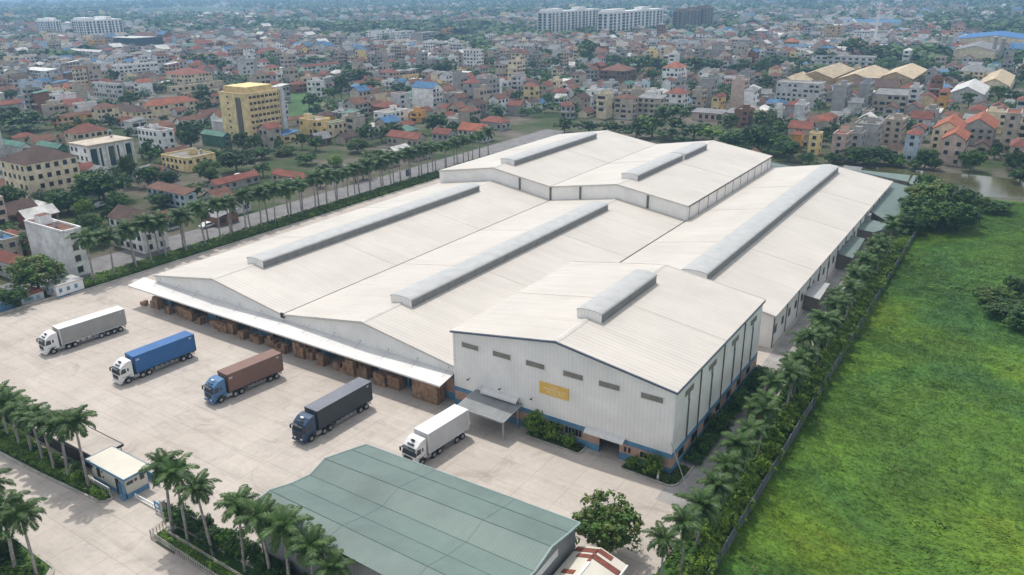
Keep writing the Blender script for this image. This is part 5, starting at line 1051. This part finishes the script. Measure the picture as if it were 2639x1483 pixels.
# tree table: reading-pixel x, crown-centre y, crown width, base y, kind
TT = [(268, 460, 112, 512, 'dark'), (378, 375, 60, 412, 'dark'), (130, 495, 74, 520, 'dark'), (175, 500, 80, 535, 'dark'), (30, 490, 84, 530, 'mid'), (598, 402, 84, 434, 'dark'), (530, 430, 74, 462, 'mid'), (216, 520, 42, 545, 'lime'), (98, 690, 118, 738, 'olive'), (42, 745, 70, 775, 'dark'), (375, 440, 60, 470, 'dark'), (430, 445, 46, 468, 'dark'), (250, 470, 70, 505, 'dark'), (330, 420, 40, 470, 'olive'),
 (85, 300, 100, 330, 'dark'), (40, 290, 80, 325, 'dark'), (60, 330, 90, 345, 'dark'), (175, 322, 46, 345, 'mid'), (235, 308, 44, 330, 'dark'), (280, 300, 40, 325, 'dark'), (330, 245, 50, 268, 'dark'), (290, 190, 34, 215, 'dark'), (510, 235, 72, 262, 'dark'), (525, 262, 52, 290, 'dark'), (503, 152, 76, 176, 'olive'), (560, 160, 60, 185, 'dark'), (475, 285, 32, 300, 'mid'), (415, 300, 30, 312, 'dark'), (30, 235, 40, 255, 'mid'),
 (790, 152, 90, 166, 'dark'), (870, 195, 70, 215, 'dark'), (910, 190, 60, 215, 'dark'), (860, 215, 40, 250, 'dark'), (780, 250, 60, 280, 'dark'), (800, 275, 50, 295, 'dark'), (840, 230, 50, 255, 'mid'), (935, 215, 60, 235, 'dark'), (1000, 225, 80, 240, 'dark'), (1055, 222, 70, 240, 'dark'), (1110, 170, 60, 195, 'mid'), (1130, 165, 46, 190, 'olive'), (1065, 170, 40, 190, 'dark'), (1110, 300, 70, 335, 'mid'), (1135, 315, 54, 340, 'dark'), (1090, 310, 50, 340, 'dark'), (920, 335, 64, 365, 'dark'), (960, 330, 56, 360, 'mid'), (990, 325, 60, 352, 'dark'), (760, 345, 40, 375, 'dark'), (795, 360, 60, 380, 'dark'), (900, 365, 60, 385, 'olive'), (770, 400, 50, 415, 'mid'), (845, 405, 44, 420, 'lime'),
 (1472, 130, 66, 165, 'mid'), (1390, 157, 56, 185, 'mid'), (1335, 160, 28, 175, 'dark'), (1460, 170, 34, 195, 'mid'), (1545, 148, 50, 165, 'dark'), (1605, 165, 66, 195, 'mid'), (1650, 160, 34, 185, 'dark'), (1640, 185, 60, 210, 'mid'), (1750, 165, 70, 195, 'dark'), (1790, 160, 50, 190, 'dark'), (1405, 200, 70, 215, 'mid'), (1370, 245, 44, 262, 'dark'), (1300, 240, 40, 258, 'dark'), (1450, 235, 30, 250, 'mid'), (1870, 170, 80, 195, 'dark'), (1910, 160, 60, 190, 'dark'), (1930, 205, 60, 230, 'dark'), (1955, 150, 70, 172, 'dark'), (2010, 155, 70, 175, 'dark'), (2060, 140, 80, 160, 'dark'), (2140, 120, 80, 150, 'dark'), (2200, 135, 80, 155, 'dark'), (2280, 170, 70, 185, 'dark'), (2345, 170, 50, 185, 'dark'), (2390, 195, 60, 212, 'dark'), (2430, 200, 46, 215, 'dark'), (2060, 262, 30, 285, 'mid'), (2435, 250, 40, 272, 'mid'), (2510, 235, 52, 260, 'mid'), (2550, 240, 56, 262, 'dark'),
 (1690, 300, 120, 345, 'mid'), (1640, 312, 80, 345, 'lime'), (1745, 325, 90, 352, 'mid'), (1600, 322, 80, 348, 'dark'), (1540, 318, 80, 340, 'mid'), (1480, 315, 70, 335, 'dark'), (1420, 312, 60, 335, 'dark'), (1560, 335, 60, 345, 'mid'), (1690, 340, 90, 358, 'mid'), (1790, 338, 80, 362, 'lime'), (1850, 350, 90, 378, 'dark'), (1905, 345, 84, 385, 'dark'), (1950, 355, 80, 392, 'mid'), (1985, 375, 60, 405, 'dark'), (1880, 375, 60, 392, 'mid'), (1830, 310, 50, 345, 'mid'), (1960, 320, 60, 350, 'dark'), (2030, 395, 44, 412, 'mid'), (2095, 395, 40, 412, 'mid'),
 (2150, 388, 66, 414, 'dark'), (2200, 388, 60, 412, 'dark'), (2180, 405, 50, 418, 'mid'), (2240, 398, 54, 416, 'dark'), (2255, 405, 40, 420, 'lime'), (2325, 395, 50, 424, 'dark'), (2440, 400, 52, 432, 'mid'), (2500, 375, 46, 400, 'dark'), (2545, 400, 50, 432, 'dark'), (2565, 440, 50, 462, 'dark'), (2350, 410, 36, 430, 'dark'), (2300, 415, 44, 428, 'mid'),
 (2330, 495, 110, 548, 'olive'), (2385, 510, 110, 566, 'dark'), (2300, 520, 90, 560, 'dark'), (2350, 540, 120, 580, 'mid'), (2410, 545, 80, 585, 'dark'), (2290, 560, 70, 590, 'dark'), (2325, 465, 50, 505, 'dark'), (2440, 505, 60, 530, 'olive'), (2500, 520, 70, 535, 'dark'),
 (2540, 780, 110, 800, 'mid'), (2500, 745, 80, 772, 'olive'), (2575, 800, 90, 830, 'dark'), (2480, 735, 60, 752, 'mid'), (2560, 720, 60, 750, 'mid'),
 (60, 610, 70, 640, 'dark'), (20, 580, 60, 600, 'mid'), (235, 560, 50, 590, 'mid'), (250, 590, 60, 620, 'dark'), (410, 500, 60, 520, 'dark'), (300, 500, 50, 525, 'mid'), (700, 360, 40, 385, 'dark'), (660, 385, 60, 400, 'dark'), (720, 380, 60, 392, 'olive')]
LMK = [((632, 300), 'the yellow tower'), ((150, 460), 'the cream four-storey office'), ((290, 400), 'the columned hall'), ((1090, 255), 'the tall white narrow house'), ((1515, 65), 'the white apartment slabs'), ((1700, 195), 'the orange-red hip roofed house'), ((2160, 200), 'the tan sheds'), ((2440, 465), 'the pond'), ((2000, 245), 'the white framed building'), ((340, 112), 'the teal glass office'), ((750, 265), 'the green field'), ((2200, 60), 'the white mast'), ((1500, 400), 'the rear warehouse'), ((400, 265), 'the cream school group'), ((2480, 180), 'the large cream school'), ((700, 480), 'the palm row'), ((1790, 55), 'the dark towers'), ((980, 300), 'the white and yellow school'), ((2480, 95), 'the bright blue roof'), ((2500, 700), 'the meadow'), ((120, 690), 'the narrow white house'), ((1350, 235), 'the yellow columned house'), ((1050, 90), 'the far grey blocks'), ((1900, 340), 'the trees behind the sheds'), ((2350, 350), 'the pond houses')]
def rel(px, py):
    (lx, ly), nm = min(LMK, key=lambda l: math.hypot(l[0][0]-px, (l[0][1]-py)*2.2)); dx, dy = px-lx, py-ly
    if abs(dx) > abs(dy)*2.2: return ('right of ' if dx > 0 else 'left of ')+nm
    return ('below ' if dy > 0 else 'above ')+nm
PEND = {}
def pend(o, stem_, px):          # labels that would repeat get an order from left to right
    PEND.setdefault(stem_, []).append((px, o))
tr_ = random.Random(33)
KW = {'dark': 'dark green', 'mid': 'mid green', 'olive': 'olive brown', 'lime': 'bright yellow-green'}
for x, yc, wd_, yb, k in TT:
    P = at(x, yb); d = (P-CAM).length; r = wd_*K/2*d/F_PX*.9; h = max(1.5, bis(lambda z: pr((P.x, P.y, z))[1]-(yc-(yb-yc)*.45-wd_*.12), 0, 40))
    o = tree(P.x, P.y, r, h, k, None, 'trees of the town and pond', far=d > 300, rnd=tr_, name='broadleaf_tree'); pend(o, KW[k]+' leafy tree '+rel(x, yc), x); OCC.append((P.x, P.y, r, r*.8, r*.8)); PROT.append((x-wd_*.4, x+wd_*.4, yc-wd_*.3, yb, d))

# cars and lamp posts on the left road
def car(x, y, rz, col, label):
    t = thing('parked_car', label, 'car', (x, y, 0), rz, 'cars on the left side roads'); b = MB(); b.prism([(-2.0, .3), (-2.0, .75), (-1.2, .85), (-.7, 1.3), (.8, 1.3), (1.4, .85), (2.0, .75), (2.0, .3)], 'x', -.82, .82); b.build('body', col, t)
    b = MB(); b.prism([(-1.1, .86), (-.68, 1.24), (.76, 1.24), (1.28, .86)], 'x', -.84, .84); b.build('windows', M['glass'], t)
    for s in (1, -1):
        for yy in (-1.2, 1.2): wheel(t, s*.84, yy, .3, .2)
CARS = [(252, 520, .4, 'w', 'white car parked under the trees below the columned hall'), (522, 572, 0, 'w', 'white car on the road behind the palms'), (600, 447, .2, 'w', 'white car by the trees below the yellow tower'), (640, 436, .3, 's', 'silver car by the trees below the yellow tower')]
cm = {'w': PW, 's': M['steel'], 'd': paint('car_dark', (.04, .04, .05))}
for x, y, rz, c, lab in CARS: P = at(x, y); car(P.x, P.y, rz, cm[c], lab)
for i in range(9):
    y = 2+i*21; t = thing('street_lamp', f'slim grey street lamp beside the left road, {ordw(i+1)} from the near end', 'street lamp', (-36.9, y, 0), 0, 'street lamps on the left road'); b = MB(); b.tube([(0, 0, 0), (0, 0, 6.5), (.3, 0, 7), (1.6, 0, 7.2)], [.1, .07, .05, .04], 6); b.build('pole', M['steel'], t); b = MB(); b.box(1.4, -.12, 7.12, 2.0, .12, 7.24); b.build('lamp_head', M['white'], t)
for x, y, w_, h_, c, lab in ((1003, 458, 1.4, 2.6, 'white', 'white advertising board beside the palm road'), (1022, 452, 2.0, 2.2, 'navy', 'dark advertising board beside the palm road')):
    P = at(x, y); t = thing('advertising_board', lab, 'sign', (P.x, P.y, 0)); b = MB(); b.box(-.06, 0, .9, .06, w_, .9+h_); b.build('panel', M[c], t); b = MB(); b.box(-.04, w_*.45, 0, .04, w_*.55, .9); b.build('post', M['steel'], t)

# procedural infill: houses one by one nearest first, the rest of the town as one mass
EXC = [[(-38, -40), (130, -80), (120, 158), (-36, 210), (-38, 210)], [(114, -100), (400, -100), (260, 168), (114, 172)], POND] + GW
for P in ([(1300, 345), (1400, 300), (1560, 300), (1690, 270), (1830, 300), (2030, 385), (1950, 405), (1800, 360)], [(2090, 395), (2300, 402), (2640, 440), (2640, 520), (2250, 480), (2090, 425)]): EXC.append([(at(x, y).x, at(x, y).y) for x, y in P])
GRIDC = {}
def addocc(o): GRIDC.setdefault((int(o[0]//30), int(o[1]//30)), []).append(o)
for o in OCC: addocc(o)
def free(x, y, rx, ry_):
    gx, gy = int(x//30), int(y//30)
    for i in (-1, 0, 1):
        for j in (-1, 0, 1):
            for o in GRIDC.get((gx+i, gy+j), ()):
                if abs(o[0]-x) < o[3]+rx and abs(o[1]-y) < o[4]+ry_: return False
    return True
cr_ = random.Random(101); cand = []
D0 = 150
th = math.radians(0)
for ring in range(1):
    step = 10.5
    yy = -60.0
    while yy < 620:
        xx = -560.0
        while xx < 330:
            d = math.hypot(xx-CAM.x, yy-CAM.y)
            if d < 640 and d > 120: cand.append((d, xx+cr_.uniform(-1.8, 1.8), yy+cr_.uniform(-2.5, 2.5)))
            xx += 8.3
        yy += 11.2
cand.sort(); n_ind = 0; n_tree = 0; far_h = MB(); far_t = MB()
WK = ['beige', 'grey', 'pale grey', 'cream', 'white', 'yellow', 'pink', 'brick', 'pale blue', 'orange']; WW = [18, 24, 20, 10, 19, 3, 6, 5, 2, 1]
RK = ['red tile', 'orange tile', 'dark brown', 'grey sheet', 'blue sheet', 'rusty', 'concrete', 'white sheet', 'green sheet']; RW = [17, 1, 10, 19, 5, 20, 24, 5, 3]
allm = [WM[k] for k in WK]+[RM[k] for k in RK]+[M['steel'], M['win'], M['winframe']]
NF = ['', 'one-storey', 'two-storey', 'three-storey', 'four-storey', 'five-storey', 'six-storey', 'seven-storey']
def far_house(mb, x, y, X, Y, h, wi, ri, rk, rnd, wins=True):
    b = MB(); b.box(0, 0, 0, X, Y, h, wi, bottom=False); b2 = MB(); roof_mb(b2, X, Y, h, rk, 0, 1, rnd, .3); b2.m = [len(WK)+ri if m == 0 else wi if m == 1 else len(WK)+len(RK) for m in b2.m]
    if wins:
        b3 = MB(); housewin(b3, X, Y, h, max(1, round(h/2.45)), rnd.choice((0, 0, 0, 1, 2)), rnd); b3.m = [len(WK)+len(RK)+1 if m == 3 else len(WK)+len(RK)+2 if m == 4 else wi for m in b3.m]
    for q in (b, b2) + ((b3,) if wins else ()):
        o = len(mb.v); mb.v += [(vx+x, vy+y, vz) for vx, vy, vz in q.v]; mb.f += [tuple(i+o for i in f) for f in q.f]; mb.m += q.m
FT = {}
def far_tree(mb, x, y, r, h, rnd, n=44, ls=None):
    mi = rnd.choice((0, 0, 0, 1, 1, 2)); ls = ls or r*.3
    for q in range(n):
        e = Vector((rnd.gauss(0, 1), rnd.gauss(0, 1), rnd.gauss(.25, .75))).normalized(); p = Vector((x, y, h*.58))+Vector((e.x*r, e.y*r, e.z*h*.42))*rnd.uniform(.65, 1.05); leafquad(mb, p, e+Vector((0, 0, .5)), ls*rnd.uniform(.6, 1.25), rnd, mi, .7)
ind_max = 300-sum(1 for o in bpy.data.objects if o.parent is None and o.get('category') in ('house',))
EXC.append([(at(x, y).x, at(x, y).y) for x, y in ((1180, 352), (1290, 300), (1430, 290), (1400, 345), (1300, 362))])
for d, x, y in cand:
    q = pr((x, y, 3))
    if not (-140 < q[0] < 2720 and -10 < q[1] < 1200): continue
    if any(inpoly(x, y, P) for P in EXC): continue
    tn = noise.noise(Vector((x*.016, y*.016, 5)))+.5*noise.noise(Vector((x*.05, y*.05, 2)))
    X = cr_.uniform(4.2, 7.8); Y = cr_.uniform(5.6, 9.6); street = (int((x+600)//8.3) % 8 == 0) or (int((y+60)//11.2) % 7 == 0)
    if tn > .25 or (street and cr_.random() < .8) or cr_.random() < .05:
        for _ in range(2 if tn > .26 else 1):
            if tn < .26 and cr_.random() < .35: continue
            r = cr_.uniform(2.0, 4.2); h = cr_.uniform(4.2, 8); tx_, ty2 = x+cr_.uniform(-4, 4), y+cr_.uniform(-4, 4)
            if any(inpoly(tx_, ty2, P) for P in EXC) or not free(tx_, ty2, r*.4, r*.4) or not clear_view(tx_, ty2, h, r, d): continue
            if d < 345 and n_tree < 120:
                k = cr_.choice(('dark', 'dark', 'mid', 'dark', 'olive')); o = tree(tx_, ty2, r, h, k, None, 'trees of the town and pond', far=True, rnd=cr_); pend(o, KW[k]+' leafy tree '+rel(*pr((tx_, ty2, 4))), q[0]); n_tree += 1
            else: far_tree(far_t, tx_, ty2, r, h, cr_, 40)
        continue
    if not free(x, y, X/2, Y/2): continue
    fl = cr_.choices((1, 2, 3, 4, 5, 6), (18, 26, 27, 17, 9, 3))[0]
    right = q[0] > 1300 and q[1] < 330
    if right and cr_.random() < .4: fl = min(5, fl+1)
    X = X*.78 if fl >= 3 and cr_.random() < .6 else X
    h = fl*2.45*cr_.uniform(.9, 1.15); wk = cr_.choices(range(len(WK)), WW)[0]; rk_ = cr_.choices(range(len(RK)), RW)[0]
    kind = 'flat' if RK[rk_] == 'concrete' or (fl >= 4 and cr_.random() < .55) else 'shed' if RK[rk_] in ('grey sheet', 'blue sheet', 'white sheet', 'green sheet') and cr_.random() < .6 else cr_.choice(('gable', 'hip', 'gable'))
    if fl == 1: X *= cr_.uniform(1, 1.35); 
    if not free(x, y, X/2-.5, Y/2-.5): continue
    if not clear_view(x, y, h, 4, d):
        fl = 1; h = 2.4; kind = 'gable' if kind == 'flat' else kind; rk_ = 5 if RK[rk_] == 'concrete' else rk_
        if not clear_view(x, y, h+1.2, 4, d): continue
    bl = cr_.choice((0, 0, 1, 1, 2))
    if n_ind < ind_max:
        o = house(x-X/2, y-Y/2, X, Y, h, WK[wk], kind, RK[rk_], None, 'houses of the surrounding town', 1 if d < 400 else 0, rnd=cr_, blank=bl, name='house')
        o['category'] = 'house'; n_ind += 1; st_ = f'{WK[wk]} {NF[min(7, fl)]} house, {RK[rk_]} {kind if kind != "shed" else "sloping"} roof, '+rel(*pr((x, y, h))); pend(o, st_, q[0])
        if False: pass
    else: far_house(far_h, x-X/2, y-Y/2, X, Y, h, wk, rk_, kind, cr_)
    addocc((x, y, X, X/2+.3, Y/2+.3))
# further out: coarser, to the haze
def dens(x, y): return noise.noise(Vector((x*.0032, y*.0032, 11)))+.45*noise.noise(Vector((x*.012, y*.012, 4)))
cnt = 0; tries = 0
while cnt < 17500 and tries < 120000:
    tries += 1; u = cr_.random(); d = 640*(1+u*u*5.4+u*.35); a = YAW+math.radians(cr_.uniform(-37, 37)); x = CAM.x-math.sin(a)*d; y = CAM.y+math.cos(a)*d
    q = pr((x, y, 3))
    if not (-60 < q[0] < 2640 and q[1] > -60): continue
    if any(inpoly(x, y, P) for P in GW): continue
    v = dens(x, y)
    if not free(x, y, 3, 4): continue
    if v > -.02-max(0, (900-d)/1500) and cr_.random() < (.86 if d < 1100 else .72):
        big = cr_.random() < (.05 if q[0] < 1900 else .14); s = 1 if d < 900 else 1.25
        X = cr_.uniform(5, 10)*s*(3.2 if big else 1); Y = cr_.uniform(6, 12)*s*(1.8 if big else 1); fl = cr_.choices((1, 2, 3, 4, 5, 6), (20, 32, 26, 14, 5, 2))[0]; fl = min(fl, 2) if big else fl
        if not clear_view(x, y, fl*2.3, X/2, d):
            fl = 1
            if not clear_view(x, y, 3, X/2, d): continue
        wk = cr_.choices(range(len(WK)), WW)[0]; rk_ = cr_.choices(range(len(RK)), [r*(4 if big and i == 3 else 5 if big and i == 4 else 4 if big and i == 7 else 1) for i, r in enumerate(RW)])[0]
        far_house(far_h, x, y, X, Y, fl*2.3, wk, rk_, 'gable' if big else cr_.choice(('flat', 'gable', 'hip', 'flat')), cr_, d < 1150)
    else:
        r = cr_.uniform(3, 6)*(1+d/1800)
        if not clear_view(x, y, r*1.4, r, d): continue
        far_tree(far_t, x, y, r, r*cr_.uniform(1.0, 1.4), cr_, 20 if d < 1400 else 11, r*.42)
    cnt += 1
o = far_h.build('distant_houses', allm); tag(o, 'mass of small houses stretching to the hazy horizon', 'town', kind='stuff')
o = far_t.build('distant_trees', [M['leaf_dark'], M['leaf_mid'], M['leaf_dark']]); tag(o, 'dark tree masses between the distant houses', 'woodland', kind='stuff')
for st_, L_ in PEND.items():
    L_.sort(key=lambda a: a[0])
    for i, (px, o) in enumerate(L_):
        n = len(L_)
        o['label'] = st_ if n == 1 else st_+', '+('leftmost' if i == 0 else 'rightmost' if i == n-1 else ordw(i+1)+' from left')

# ------------------------------------------------------------------ haze
hz = MB(); hz.box(-8990, -2990, -1.5, 8990, 11990, 175); ho = hz.build('haze', None); ho.data.materials.clear()
hmt = bpy.data.materials.new('haze_air'); hmt.use_nodes = True; n = hmt.node_tree.nodes; n.remove(n['Principled BSDF']); v = n.new('ShaderNodeVolumePrincipled')
v.inputs['Color'].default_value = (.40, .67, 1.0, 1); v.inputs['Density'].default_value = .00023; v.inputs['Anisotropy'].default_value = .2
hmt.node_tree.links.new(v.outputs[0], n['Material Output'].inputs['Volume']); ho.data.materials.append(hmt); ho['kind'] = 'stuff'; ho['label'] = 'thin blue haze over the town'; ho.display_type = 'WIRE'
